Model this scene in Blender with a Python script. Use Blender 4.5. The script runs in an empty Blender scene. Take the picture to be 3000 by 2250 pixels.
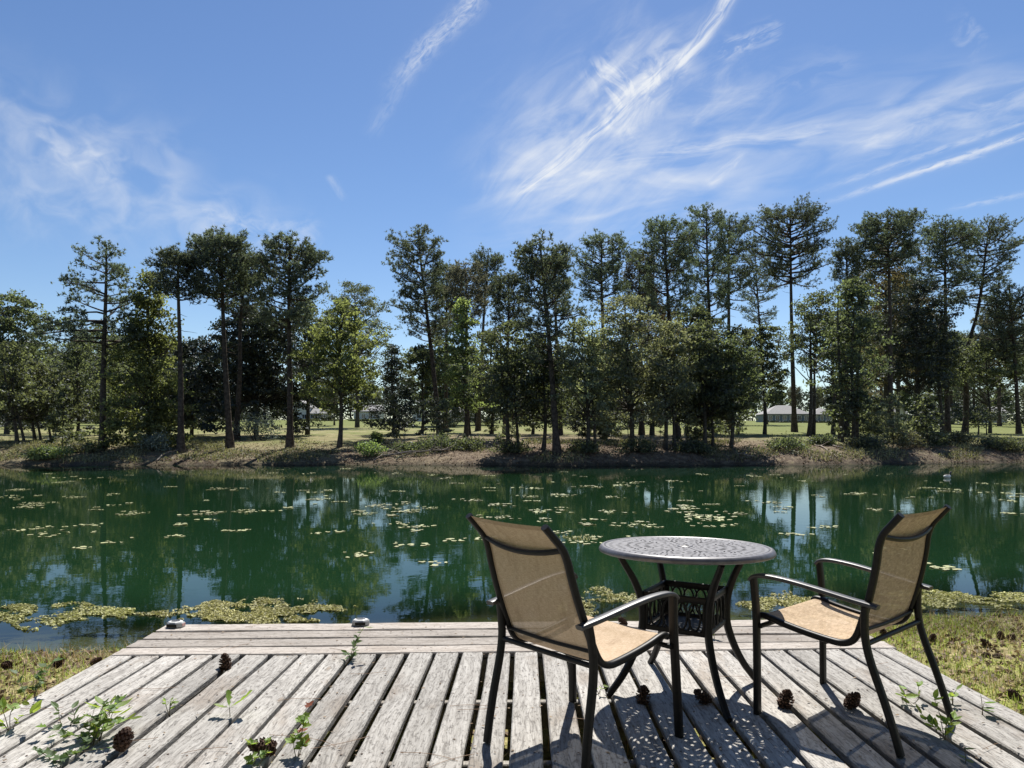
import bpy, math, random
import numpy as np
from mathutils import Vector, Matrix, Euler

S = bpy.context.scene
C = S.collection
R = math.radians
rng = np.random.default_rng(7)
random.seed(7)

# ------------------------------------------------------------------ camera, sky, sun, exposure
F, YH, EYE = 2080.0, 1280.0, 1.333          # focal length and horizon row in photo pixels, eye height over the deck
SUN_EL, SUN_AZ = 54.0, 10.0                 # azimuth measured from +Y towards +X
cam = bpy.data.objects.new('camera', bpy.data.cameras.new('camera'))
C.objects.link(cam)
cam.location = (0, 0, EYE)
cam.rotation_euler = (R(90), 0, 0)
cam.data.sensor_width = 36
cam.data.lens = 36 * F / 3000
cam.data.shift_y = (YH - 1125) / 3000
cam.data.clip_start = 0.05
cam.data.clip_end = 8000
S.camera = cam
S.view_settings.view_transform = 'Standard'
S.view_settings.look = 'None'
S.view_settings.gamma = 1
S.view_settings.use_curve_mapping = False
S.view_settings.exposure = 0.70
S.render.engine = 'CYCLES'
cy = S.cycles
cy.max_bounces = 8; cy.diffuse_bounces = 3; cy.glossy_bounces = 3
cy.transmission_bounces = 4; cy.transparent_max_bounces = 12
cy.use_denoising = True

sun = bpy.data.objects.new('sun', bpy.data.lights.new('sun', 'SUN'))
C.objects.link(sun)
sun.data.energy = 5.0
sun.data.angle = R(0.5)
sun.data.color = (1.0, 0.955, 0.88)
sd = Vector((math.sin(R(SUN_AZ)) * math.cos(R(SUN_EL)), math.cos(R(SUN_AZ)) * math.cos(R(SUN_EL)), math.sin(R(SUN_EL))))
sun.rotation_euler = sd.to_track_quat('Z', 'Y').to_euler()
sun.location = (0, 0, 40)


class NT:
    """small helper to write node trees"""
    def __init__(s, tree): s.t = tree
    def n(s, typ, **kw):
        nd = s.t.nodes.new(typ)
        for k, v in kw.items():
            if k == 'ins':
                for i, val in v.items():
                    s.set(nd, i, val)
            else: setattr(nd, k, v)
        return nd
    def set(s, nd, i, val):
        sock = nd.inputs[i]
        if isinstance(val, bpy.types.NodeSocket): s.t.links.new(val, sock)
        else: sock.default_value = val
    def m(s, op, a, b=None, c=None, clamp=False):
        nd = s.n('ShaderNodeMath', operation=op, use_clamp=clamp)
        s.set(nd, 0, a)
        if b is not None: s.set(nd, 1, b)
        if c is not None: s.set(nd, 2, c)
        return nd.outputs[0]
    def ss(s, x, lo, hi):
        nd = s.n('ShaderNodeMapRange', interpolation_type='SMOOTHSTEP')
        s.set(nd, 0, x); s.set(nd, 1, lo); s.set(nd, 2, hi)
        return nd.outputs[0]
    def lin(s, x, a, b, c, d):
        nd = s.n('ShaderNodeMapRange')
        for i, v in enumerate((x, a, b, c, d)): s.set(nd, i, v)
        return nd.outputs[0]
    def mixc(s, f, a, b):
        nd = s.n('ShaderNodeMix', data_type='RGBA')
        s.set(nd, 0, f)
        for i, v in ((6, a), (7, b)):
            s.set(nd, i, v if isinstance(v, bpy.types.NodeSocket) else (v[0], v[1], v[2], 1))
        return nd.outputs[2]
    def noise(s, vec, scale, detail=3, rough=.55, dist=0, dim='3D', out=0):
        nd = s.n('ShaderNodeTexNoise', noise_dimensions=dim)
        s.t.links.new(vec, nd.inputs['Vector'])
        nd.inputs['Scale'].default_value = scale; nd.inputs['Detail'].default_value = detail
        nd.inputs['Roughness'].default_value = rough; nd.inputs['Distortion'].default_value = dist
        return nd.outputs[out]
    def map(s, vec, loc=(0, 0, 0), rot=(0, 0, 0), sc=(1, 1, 1), typ='POINT'):
        nd = s.n('ShaderNodeMapping', vector_type=typ)
        s.t.links.new(vec, nd.inputs[0])
        nd.inputs[1].default_value = loc; nd.inputs[2].default_value = rot; nd.inputs[3].default_value = sc
        return nd.outputs[0]
    def link(s, a, b): s.t.links.new(a, b)


def build_world():
    w = bpy.data.worlds.new('World'); S.world = w; w.use_nodes = True
    w.cycles.sampling_method = 'MANUAL'; w.cycles.sample_map_resolution = 512
    T = NT(w.node_tree); w.node_tree.nodes.clear()
    sky = T.n('ShaderNodeTexSky', sky_type='NISHITA', sun_disc=False)
    sky.sun_elevation = R(SUN_EL); sky.sun_rotation = R(SUN_AZ)
    sky.altitude = 0; sky.air_density = 1.0; sky.dust_density = 0.1; sky.ozone_density = 2.4
    hs = T.n('ShaderNodeHueSaturation'); hs.inputs['Saturation'].default_value = 1.13; hs.inputs['Value'].default_value = 1.14; hs.inputs['Hue'].default_value = .506
    T.link(sky.outputs[0], hs.inputs['Color'])
    tc = T.n('ShaderNodeTexCoord')
    sp = T.n('ShaderNodeSeparateXYZ'); T.link(tc.outputs['Generated'], sp.inputs[0])
    X, Y, Z = sp.outputs
    Yc = T.m('MAXIMUM', Y, 0.05)
    u = T.m('DIVIDE', X, Yc); v = T.m('DIVIDE', Z, Yc)
    uv = T.n('ShaderNodeCombineXYZ'); T.link(u, uv.inputs[0]); T.link(v, uv.inputs[1]); uv = uv.outputs[0]
    # gentle bending of every streak
    wn = T.n('ShaderNodeTexNoise'); T.link(uv, wn.inputs['Vector']); wn.inputs['Scale'].default_value = 5; wn.inputs['Detail'].default_value = 3
    sub = T.n('ShaderNodeVectorMath', operation='SUBTRACT'); T.link(wn.outputs['Color'], sub.inputs[0]); sub.inputs[1].default_value = (.5, .5, .5)
    sc = T.n('ShaderNodeVectorMath', operation='SCALE'); T.link(sub.outputs[0], sc.inputs[0]); sc.inputs['Scale'].default_value = .045
    ad = T.n('ShaderNodeVectorMath', operation='ADD'); T.link(uv, ad.inputs[0]); T.link(sc.outputs[0], ad.inputs[1]); warped = ad.outputs[0]

    acc = [None]
    def add(d):
        acc[0] = d if acc[0] is None else T.m('ADD', acc[0], d)

    def streak(x0, y0, x1, y1, w, strength, fa=3, fb=1.5, lo=.35, hi=.7, detail=6, rough=.6, warp=True, ends=(.2, .2), skew=0, dist=.4):
        a = np.array(((x0 - 1500) / F, (YH - y0) / F)); b = np.array(((x1 - 1500) / F, (YH - y1) / F))
        L = float(np.linalg.norm(b - a)); ang = math.atan2(b[1] - a[1], b[0] - a[0])
        lc = T.map(warped if warp else uv, (a[0], a[1], 0), (0, 0, ang), (L, w / F, 1), 'TEXTURE')
        q = T.n('ShaderNodeSeparateXYZ'); T.link(lc, q.inputs[0])
        t, s = q.outputs[0], q.outputs[1]
        e = T.m('MULTIPLY', T.ss(t, 0, ends[0]), T.ss(T.m('SUBTRACT', 1, t), 0, ends[1]))
        g = T.m('POWER', 2.718, T.m('MULTIPLY', T.m('MULTIPLY', s, s), -1))
        nm = T.map(lc, (x0 * .013, y0 * .017, 0), (0, 0, skew), (fa, fb, 1))
        nz = T.noise(nm, 1.0, detail, rough, dist, '2D')
        add(T.m('MULTIPLY', T.m('MULTIPLY', e, g), T.m('MULTIPLY', T.ss(nz, lo, hi), strength)))

    # the long bright plume, upper right of centre
    streak(2190, -60, 1960, 215, 20, .95, 2.5, 1.0, .2, .65, 6, .6)
    streak(2010, 150, 1480, 610, 20, .75, 4, 1.2, .28, .7, 6, .6)
    streak(2030, 90, 1760, 420, 75, .5, 4, 1.4, .33, .7, skew=.3)
    streak(1990, 60, 1400, 640, 140, .40, 4, 2.0, .3, .8, 6, .55, skew=.25)
    streak(2250, 90, 1500, 640, 260, .26, 3, 3, .4, .75)
    streak(1740, 150, 1850, 300, 60, .5, 1.5, 1.6, .42, .7)
    streak(2080, 150, 2310, 75, 26, .5, 2.5, 1, .42, .7)
    # broad veil right of centre
    streak(1250, 650, 3150, 240, 110, .46, 6, 1.5, .28, .85, 5, .5, skew=.03)
    streak(1380, 560, 2300, 430, 160, .34, 4, 2.0, .3, .85, 5, .5)
    streak(1700, 470, 2520, 360, 26, .45, 3, .7, .35, .7)
    streak(1900, 330, 2560, 180, 60, .16, 4, 1.2, .4, .75)
    streak(2060, 540, 2190, 440, 14, .35, 1.2, .6, .3, .7)
    streak(2420, 470, 3150, 240, 60, .34, 4, 1.2, .35, .75)
    # vapour trails
    streak(2330, 625, 3080, 372, 9, .66, 14, .8, .2, .6, warp=False, ends=(.5, .02))
    streak(2300, 590, 3080, 330, 9, .36, 14, .9, .25, .7, warp=False, ends=(.4, .02))
    streak(2700, 500, 2900, 452, 8, .2, 6, .9, .25, .7, warp=False)
    streak(2740, 622, 3080, 552, 8, .3, 8, .9, .25, .7, warp=False, ends=(.4, .02))
    streak(1960, 630, 2330, 600, 9, .12, 6, .9, .25, .7, warp=False)
    streak(1120, 290, 1400, -40, 30, .55, 9, 1.6, .25, .75, 8, .7, ends=(.45, .02))
    streak(1080, 400, 1230, 170, 22, .14, 5, 1.6, .25, .75)
    streak(2790, 140, 2880, 60, 60, .16, 1.5, 1.4, .4, .7)
    # feathery veil on the left
    streak(-160, 280, 640, 560, 130, .34, 5.5, 1.2, .3, .85, 5, .5, skew=.55)
    streak(60, 380, 420, 520, 62, .40, 5, 1.1, .34, .85, 5, .5, skew=.5)
    streak(-100, 520, 900, 720, 110, .34, 8, 1.2, .3, .85, 5, .5, skew=.75)
    streak(560, 640, 960, 720, 50, .34, 6, 1.1, .36, .74, skew=.8)
    streak(960, 510, 1000, 600, 12, .2, 1.2, .8, .3, .7)
    front = T.m('MULTIPLY', acc[0], T.ss(Y, .06, .2))
    # the same thin cirrus over the rest of the sky
    Zc = T.m('MAXIMUM', Z, 0.06)
    pv = T.n('ShaderNodeCombineXYZ'); T.link(T.m('DIVIDE', X, Zc), pv.inputs[0]); T.link(T.m('DIVIDE', Y, Zc), pv.inputs[1])
    cn = T.noise(T.map(pv.outputs[0], (0, 0, 0), (0, 0, .6), (.5, 1.6, 1)), 1.0, 7, .6, .6)
    out = T.m('MULTIPLY', T.ss(cn, .52, .8), .4)
    uab = T.m('ABSOLUTE', u)
    outside = T.m('MAXIMUM', T.ss(uab, .85, 1.3), T.m('SUBTRACT', 1, T.ss(Y, .0, .3)))
    out = T.m('MULTIPLY', T.m('MULTIPLY', out, outside), T.ss(Z, .02, .2))
    dens = T.m('MINIMUM', T.m('ADD', front, out), .93)
    white = T.n('ShaderNodeRGB'); white.outputs[0].default_value = (8.6, 8.9, 9.3, 1)
    col = T.mixc(dens, hs.outputs[0], white.outputs[0])
    bg = T.n('ShaderNodeBackground'); T.link(col, bg.inputs[0]); bg.inputs[1].default_value = 0.062
    o = T.n('ShaderNodeOutputWorld'); T.link(bg.outputs[0], o.inputs[0])
build_world()


# ------------------------------------------------------------------ mesh and object helpers
class MB:
    """collects triangles and quads; build() links them as ONE mesh object"""
    def __init__(s): s.v = []; s.f = []; s.nv = 0; s.uv = None
    def add(s, verts, faces):
        verts = np.asarray(verts, float).reshape(-1, 3)
        s.v.append(verts); s.f.append((np.asarray(faces, dtype=np.int64) + s.nv)); s.nv += len(verts)
    def box(s, lo, hi):
        x0, y0, z0 = lo; x1, y1, z1 = hi
        s.add([(x0,y0,z0),(x1,y0,z0),(x1,y1,z0),(x0,y1,z0),(x0,y0,z1),(x1,y0,z1),(x1,y1,z1),(x0,y1,z1)],
              [(0,3,2,1),(4,5,6,7),(0,1,5,4),(1,2,6,5),(2,3,7,6),(3,0,4,7)])
    def sweep(s, path, prof, up=(0, 0, 1), scale=None, cap=True, closed=False):
        """profile polygon (n,2) of side/up offsets swept along a path"""
        P = np.asarray(path, float); n = len(P); prof = np.asarray(prof, float); k = len(prof)
        if closed: tan = np.roll(P, -1, 0) - np.roll(P, 1, 0)
        else: tan = np.gradient(P, axis=0)
        tan /= np.linalg.norm(tan, axis=1)[:, None] + 1e-12
        up = np.asarray(up, float)
        if up.ndim == 1: up = np.repeat(up[None], n, 0)
        side = np.cross(tan, up); bad = np.linalg.norm(side, axis=1) < 1e-3
        if bad.any(): side[bad] = np.cross(tan[bad], np.array((0.31, 0.95, 0.02)))
        side /= np.linalg.norm(side, axis=1)[:, None]
        upv = np.cross(side, tan)
        sc = np.ones(n) if scale is None else np.asarray(scale, float)
        V = P[:, None, :] + sc[:, None, None] * (prof[None, :, 0, None] * side[:, None, :] + prof[None, :, 1, None] * upv[:, None, :])
        base = np.arange(n if closed else n - 1)[:, None] * k; j = np.arange(k)[None, :]; jn = (j + 1) % k
        nb = ((base // k + 1) % n) * k
        q = np.stack([base + j, base + jn, nb + jn, nb + j], -1).reshape(-1, 4)
        s.add(V.reshape(-1, 3), q)
        if cap and not closed:
            a = s.nv - n * k
            for off, rev in ((0, True), ((n - 1) * k, False)):
                c = V[0 if rev else -1].mean(0)
                ring = np.arange(k)
                tri = np.stack([np.full(k, 0), ring + 1, (ring + 1) % k + 1], -1)
                if rev: tri = tri[:, ::-1]
                s.add(np.vstack([c[None], V[0 if rev else -1]]), tri)
    def tube(s, path, r, sides=8, up=(0, 0, 1), closed=False, cap=True):
        a = np.arange(sides) * 2 * math.pi / sides
        prof = np.stack([np.cos(a), np.sin(a)], -1)
        r = np.broadcast_to(np.asarray(r, float), (len(path),))
        s.sweep(path, prof, up, r, cap, closed)
    def lathe(s, prof, seg=48, center=(0, 0, 0)):
        prof = np.asarray(prof, float); k = len(prof)
        a = np.arange(seg) * 2 * math.pi / seg
        V = np.stack([prof[None, :, 0] * np.cos(a)[:, None], prof[None, :, 0] * np.sin(a)[:, None], np.repeat(prof[None, :, 1], seg, 0)], -1) + np.asarray(center)
        i = np.arange(seg)[:, None]; j = np.arange(k - 1)[None, :]; i2 = (i + 1) % seg
        q = np.stack([i * k + j, i2 * k + j, i2 * k + j + 1, i * k + j + 1], -1).reshape(-1, 4)
        s.add(V.reshape(-1, 3), q)
    def mesh(s, name, smooth=False):
        me = bpy.data.meshes.new(name)
        V = np.vstack(s.v) if s.v else np.zeros((0, 3))
        cnt = np.concatenate([np.full(len(f), f.shape[1]) for f in s.f]); idx = np.concatenate([f.ravel() for f in s.f])
        me.vertices.add(len(V)); me.vertices.foreach_set('co', V.ravel().astype(np.float32))
        me.loops.add(len(idx)); me.loops.foreach_set('vertex_index', idx.astype(np.int32))
        me.polygons.add(len(cnt)); st = np.concatenate([[0], np.cumsum(cnt)[:-1]])
        me.polygons.foreach_set('loop_start', st.astype(np.int32)); me.polygons.foreach_set('loop_total', cnt.astype(np.int32))
        me.update(calc_edges=True); me.validate()
        me.polygons.foreach_set('use_smooth', np.full(len(me.polygons), bool(smooth)))
        return me
    def build(s, name, mat, parent=None, smooth=False):
        return link(name, s.mesh(name, smooth), mat, parent)


def link(name, me, mat=None, parent=None):
    if mat is not None and not me.materials: me.materials.append(mat)
    o = bpy.data.objects.new(name, me); C.objects.link(o)
    if parent is not None: o.parent = parent
    return o

def tag(o, label=None, cat=None, group=None, kind=None):
    if label: o['label'] = label
    if cat: o['category'] = cat
    if group: o['group'] = group
    if kind: o['kind'] = kind
    return o

def thing(name, label, cat, loc=(0, 0, 0), rz=0, group=None):
    o = bpy.data.objects.new(name, None); C.objects.link(o); o.empty_display_size = .1
    o.location = loc; o.rotation_euler = (0, 0, rz)
    return tag(o, label, cat, group)

def copy_tree(o, parent=None):
    c = o.copy(); C.objects.link(c)
    if parent is not None: c.parent = parent
    for ch in list(o.children): copy_tree(ch, c)
    return c

def autosmooth(o, ang=40):
    me = o.data; me.polygons.foreach_set('use_smooth', np.ones(len(me.polygons), bool))
    me.set_sharp_from_angle(angle=R(ang))
    return o

def gnd(x, y, z=0.0):
    """photo pixel -> point on the level z"""
    d = (y - YH) / (EYE - z)
    return ((x - 1500) / d, F / d)

def catmull(pts, n):
    P = np.asarray(pts, float); k = len(P); out = []
    P = np.vstack([2 * P[0] - P[1], P, 2 * P[-1] - P[-2]])
    for t in np.linspace(0, k - 1 - 1e-9, n):
        i = int(t); f = t - i; a, b, c, d = P[i:i + 4]
        out.append(.5 * (2 * b + (c - a) * f + (2 * a - 5 * b + 4 * c - d) * f * f + (3 * b - a - 3 * c + d) * f ** 3))
    return np.array(out)

def rrect(w, h, r=.3, n=3):
    """rounded rectangle profile"""
    rr = r * min(w, h); out = []
    for cx, cy, a0 in ((w/2-rr, h/2-rr, 0), (-w/2+rr, h/2-rr, 90), (-w/2+rr, -h/2+rr, 180), (w/2-rr, -h/2+rr, 270)):
        for i in range(n):
            a = R(a0 + 90 * i / (n - 1)); out.append((cx + rr * math.cos(a), cy + rr * math.sin(a)))
    return out


# ------------------------------------------------------------------ materials
def new_mat(name):
    m = bpy.data.materials.new(name); m.use_nodes = True; m.node_tree.nodes.clear()
    T = NT(m.node_tree); o = T.n('ShaderNodeOutputMaterial')
    return m, T, o

def principled(T, o, color, rough=.6, metal=0.0, spec=.5, bump=None, bstr=.3, bdist=.01):
    p = T.n('ShaderNodeBsdfPrincipled')
    for k, v in (('Base Color', color), ('Roughness', rough), ('Metallic', metal), ('Specular IOR Level', spec)):
        if isinstance(v, tuple) and len(v) == 3: v = (*v, 1)
        T.set(p, k, v)
    if bump is not None:
        b = T.n('ShaderNodeBump'); b.inputs['Strength'].default_value = bstr; b.inputs['Distance'].default_value = bdist
        T.link(bump, b.inputs['Height']); T.link(b.outputs[0], p.inputs['Normal'])
    T.link(p.outputs[0], o.inputs[0]); return p

def simple(name, c1, c2=None, scale=8, rough=.7, metal=0, spec=.4, bstr=.3, bdist=.01, detail=4, lo=.35, hi=.65):
    m, T, o = new_mat(name)
    v = T.n('ShaderNodeTexCoord').outputs['Object']
    nz = T.noise(v, scale, detail)
    col = T.mixc(T.ss(nz, lo, hi), c1, c2 or tuple(min(1, x * 1.35) for x in c1))
    principled(T, o, col, rough, metal, spec, nz, bstr, bdist)
    return m

def wood_mat(name, light, mid, dark, brown):
    m, T, o = new_mat(name)
    tc = T.n('ShaderNodeTexCoord'); oi = T.n('ShaderNodeObjectInfo')
    off = T.n('ShaderNodeCombineXYZ')
    r = oi.outputs['Random']
    T.link(T.m('MULTIPLY', r, 37.0), off.inputs[0]); T.link(T.m('MULTIPLY', r, 91.0), off.inputs[1]); T.link(T.m('MULTIPLY', r, 13.0), off.inputs[2])
    ad = T.n('ShaderNodeVectorMath', operation='ADD'); T.link(tc.outputs['Object'], ad.inputs[0]); T.link(off.outputs[0], ad.inputs[1])
    v = ad.outputs[0]
    # grain lines bend round knots
    wob = T.n('ShaderNodeTexNoise'); T.link(T.map(v, sc=(1.4, .9, 1)), wob.inputs['Vector']); wob.inputs['Scale'].default_value = 2.2; wob.inputs['Detail'].default_value = 2
    sb = T.n('ShaderNodeVectorMath', operation='SUBTRACT'); T.link(wob.outputs['Color'], sb.inputs[0]); sb.inputs[1].default_value = (.5, .5, .5)
    scl = T.n('ShaderNodeVectorMath', operation='SCALE'); T.link(sb.outputs[0], scl.inputs[0]); scl.inputs['Scale'].default_value = .10
    a2 = T.n('ShaderNodeVectorMath', operation='ADD'); T.link(v, a2.inputs[0]); T.link(scl.outputs[0], a2.inputs[1]); g = a2.outputs[0]
    kn = T.n('ShaderNodeTexVoronoi', voronoi_dimensions='2D'); T.link(T.map(g, sc=(4.2, 1.25, 1)), kn.inputs['Vector']); kn.inputs['Scale'].default_value = 1.0
    kd = kn.outputs['Distance']
    kc = T.n('ShaderNodeSeparateColor'); T.link(kn.outputs['Color'], kc.inputs[0]); has = T.ss(kc.outputs[0], .62, .7)
    knot = T.m('MULTIPLY', has, T.m('SUBTRACT', 1, T.ss(kd, .02, .06)))
    ring = T.m('MULTIPLY', has, T.m('SUBTRACT', 1, T.ss(kd, .04, .28)))
    rings = T.m('SINE', T.m('MULTIPLY', kd, 95))
    fine = T.noise(T.map(g, sc=(115, 9, 50)), 1.0, 6, .7)
    coarse = T.noise(T.map(g, sc=(34, 2.6, 14)), 1.0, 4, .6)
    fine = T.m('ADD', fine, T.m('MULTIPLY', T.m('MULTIPLY', rings, ring), .10))
    blotch = T.noise(v, 5.5, 5, .65)
    patch = T.noise(T.map(v, (5, 3, 1), sc=(3.2, 1.6, 2)), 1.0, 5, .62)
    speck = T.noise(T.map(v, sc=(1, .5, 1)), 60, 3, .7)
    c = T.mixc(T.ss(coarse, .33, .62), mid, light)
    c = T.mixc(T.m('MULTIPLY', T.ss(blotch, .5, .72), .55), c, mid)
    c = T.mixc(T.m('MULTIPLY', T.ss(patch, .52, .68), .6), c, brown)
    c = T.mixc(T.m('MULTIPLY', T.m('SUBTRACT', 1, T.ss(fine, .36, .53)), .68), c, dark)
    c = T.mixc(T.m('MULTIPLY', T.ss(speck, .52, .66), .6), c, dark)
    c = T.mixc(T.m('MULTIPLY', knot, .75), c, brown)
    val = T.n('ShaderNodeHueSaturation'); T.link(c, val.inputs['Color']); T.link(T.lin(r, 0, 1, .78, 1.14), val.inputs['Value'])
    h = T.m('ADD', T.m('MULTIPLY', fine, 1.0), T.m('MULTIPLY', coarse, .8))
    h = T.m('SUBTRACT', h, T.m('MULTIPLY', T.ss(speck, .57, .7), .25))
    principled(T, o, val.outputs[0], .82, 0, .25, h, .9, .006)
    return m

def leaf_mat(name, col, trans, tf=.35, var=.35, gloss=.06, dark=None):
    """diffuse + translucent blade; every leaf its own shade"""
    m, T, o = new_mat(name)
    ge = T.n('ShaderNodeNewGeometry'); oi = T.n('ShaderNodeObjectInfo')
    rp = ge.outputs['Random Per Island']
    a = T.mixc(rp, tuple(x * (1 - var) for x in col), tuple(x * (1 + var) for x in col))
    b = T.mixc(rp, tuple(x * (1 - var) for x in trans), tuple(x * (1 + var) for x in trans))
    cl = T.noise(T.n('ShaderNodeTexCoord').outputs['Object'], .55, 2)
    outs = []
    for cc in (a, b):
        hsv = T.n('ShaderNodeHueSaturation'); T.link(cc, hsv.inputs['Color'])
        T.link(T.m('MULTIPLY', T.lin(cl, .3, .7, .72, 1.25), T.lin(oi.outputs['Random'], 0, 1, .85, 1.15)), hsv.inputs['Value'])
        T.link(T.lin(oi.outputs['Random'], 0, 1, .485, .51), hsv.inputs['Hue'])
        outs.append(hsv.outputs[0])
    d = T.n('ShaderNodeBsdfDiffuse'); T.link(outs[0], d.inputs[0])
    t = T.n('ShaderNodeBsdfTranslucent'); T.link(outs[1], t.inputs[0])
    mx = T.n('ShaderNodeMixShader'); mx.inputs[0].default_value = tf; T.link(d.outputs[0], mx.inputs[1]); T.link(t.outputs[0], mx.inputs[2])
    gl = T.n('ShaderNodeBsdfGlossy'); gl.inputs['Roughness'].default_value = .6; gl.inputs[0].default_value = (.9, .95, 1, 1)
    m2 = T.n('ShaderNodeMixShader'); m2.inputs[0].default_value = gloss * .45; T.link(mx.outputs[0], m2.inputs[1]); T.link(gl.outputs[0], m2.inputs[2])
    T.link(m2.outputs[0], o.inputs[0])
    return m

M = {}
M['plank'] = wood_mat('weathered plank', (.475, .455, .422), (.345, .327, .30), (.13, .118, .107), (.25, .20, .155))
M['edge_plank'] = wood_mat('edge plank', (.46, .42, .378), (.36, .322, .285), (.17, .148, .128), (.28, .235, .195))
M['joist'] = wood_mat('joist wood', (.42, .40, .36), (.30, .28, .25), (.12, .11, .10), (.2, .17, .14))
M['metal'] = simple('dark bronze powder coat', (.007, .0065, .0065), (.012, .011, .010), 60, .45, 0, .22, .08, .001)
M['arm'] = simple('worn armrest paint', (.04, .039, .04), (.07, .068, .068), 26, .40, .2, .7, .1, .001)
M['table'] = simple('cast table paint', (.095, .092, .102), (.14, .136, .147), 30, .42, .2, .8, .2, .002)
M['bark'] = simple('pine bark', (.045, .036, .030), (.10, .08, .065), 5, .9, 0, .1, 1, .06, 5)
M['bark2'] = simple('grey bark', (.05, .045, .038), (.10, .09, .075), 6, .9, 0, .1, .9, .04, 5)
M['needle'] = leaf_mat('pine needles', (.105, .122, .085), (.18, .225, .10), .38, .55, .10)
M['needle2'] = leaf_mat('brownish pine needles', (.125, .12, .088), (.20, .20, .105), .38, .55, .10)
M['leaf_bright'] = leaf_mat('sweetgum leaves', (.098, .115, .05), (.27, .33, .09), .5, .55, .06)
M['leaf_mid'] = leaf_mat('oak leaves', (.06, .07, .042), (.17, .205, .07), .44, .65, .08)
M['leaf_dark'] = leaf_mat('magnolia leaves', (.034, .041, .026), (.055, .07, .03), .2, .45, .10)
M['leaf_pale'] = leaf_mat('willow oak leaves', (.125, .14, .085), (.31, .35, .14), .45, .5, .10)
M['leaf_brown'] = leaf_mat('bronze leaves', (.10, .088, .05), (.23, .19, .07), .36, .45, .08)
M['shrub'] = leaf_mat('shrub leaves', (.14, .18, .075), (.32, .42, .10), .38, .4, .08)
M['shrub_grey'] = leaf_mat('silvery shrub leaves', (.20, .24, .19), (.20, .26, .16), .3, .35, .12)
M['cover'] = leaf_mat('bank undergrowth', (.16, .155, .085), (.20, .21, .075), .3, .65, .06)
M['straw'] = leaf_mat('dry straw', (.42, .33, .17), (.34, .25, .10), .25, .5, .04)
M['litter'] = leaf_mat('brown leaf litter', (.19, .135, .085), (.15, .10, .05), .2, .5, .04)
M['grass'] = leaf_mat('yellow green grass', (.26, .31, .075), (.34, .42, .07), .35, .45, .05)
M['weed'] = leaf_mat('floating pond weed', (.37, .36, .145), (.33, .34, .10), .25, .6, .06)
M['pad'] = leaf_mat('yellowing lily pads', (.35, .35, .18), (.30, .31, .12), .15, .5, .08)
M['bank_grass'] = leaf_mat('tan bank grass', (.26, .235, .12), (.28, .27, .10), .35, .6, .04)
M['sprig'] = leaf_mat('deck vine leaves', (.15, .22, .05), (.40, .54, .06), .42, .3, .08)
M['sprig_dark'] = leaf_mat('dark vine leaves', (.085, .13, .05), (.19, .29, .06), .4, .3, .06)
M['sprig_red'] = leaf_mat('reddish young leaves', (.25, .10, .05), (.42, .16, .05), .4, .3, .05)
M['stem'] = simple('vine stem', (.12, .10, .06), (.18, .15, .09), 30, .7)
M['cone'] = simple('pine cone', (.050, .026, .017), (.125, .07, .045), 70, .75, 0, .3, .3, .002)
M['needle_dry'] = simple('dry pine needle', (.22, .12, .06), (.34, .20, .11), 20, .6)
M['dead'] = simple('dead wood', (.16, .13, .10), (.34, .29, .24), 8, .85, 0, .2, .6, .02)
M['cone_tip'] = M['cone']

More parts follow.
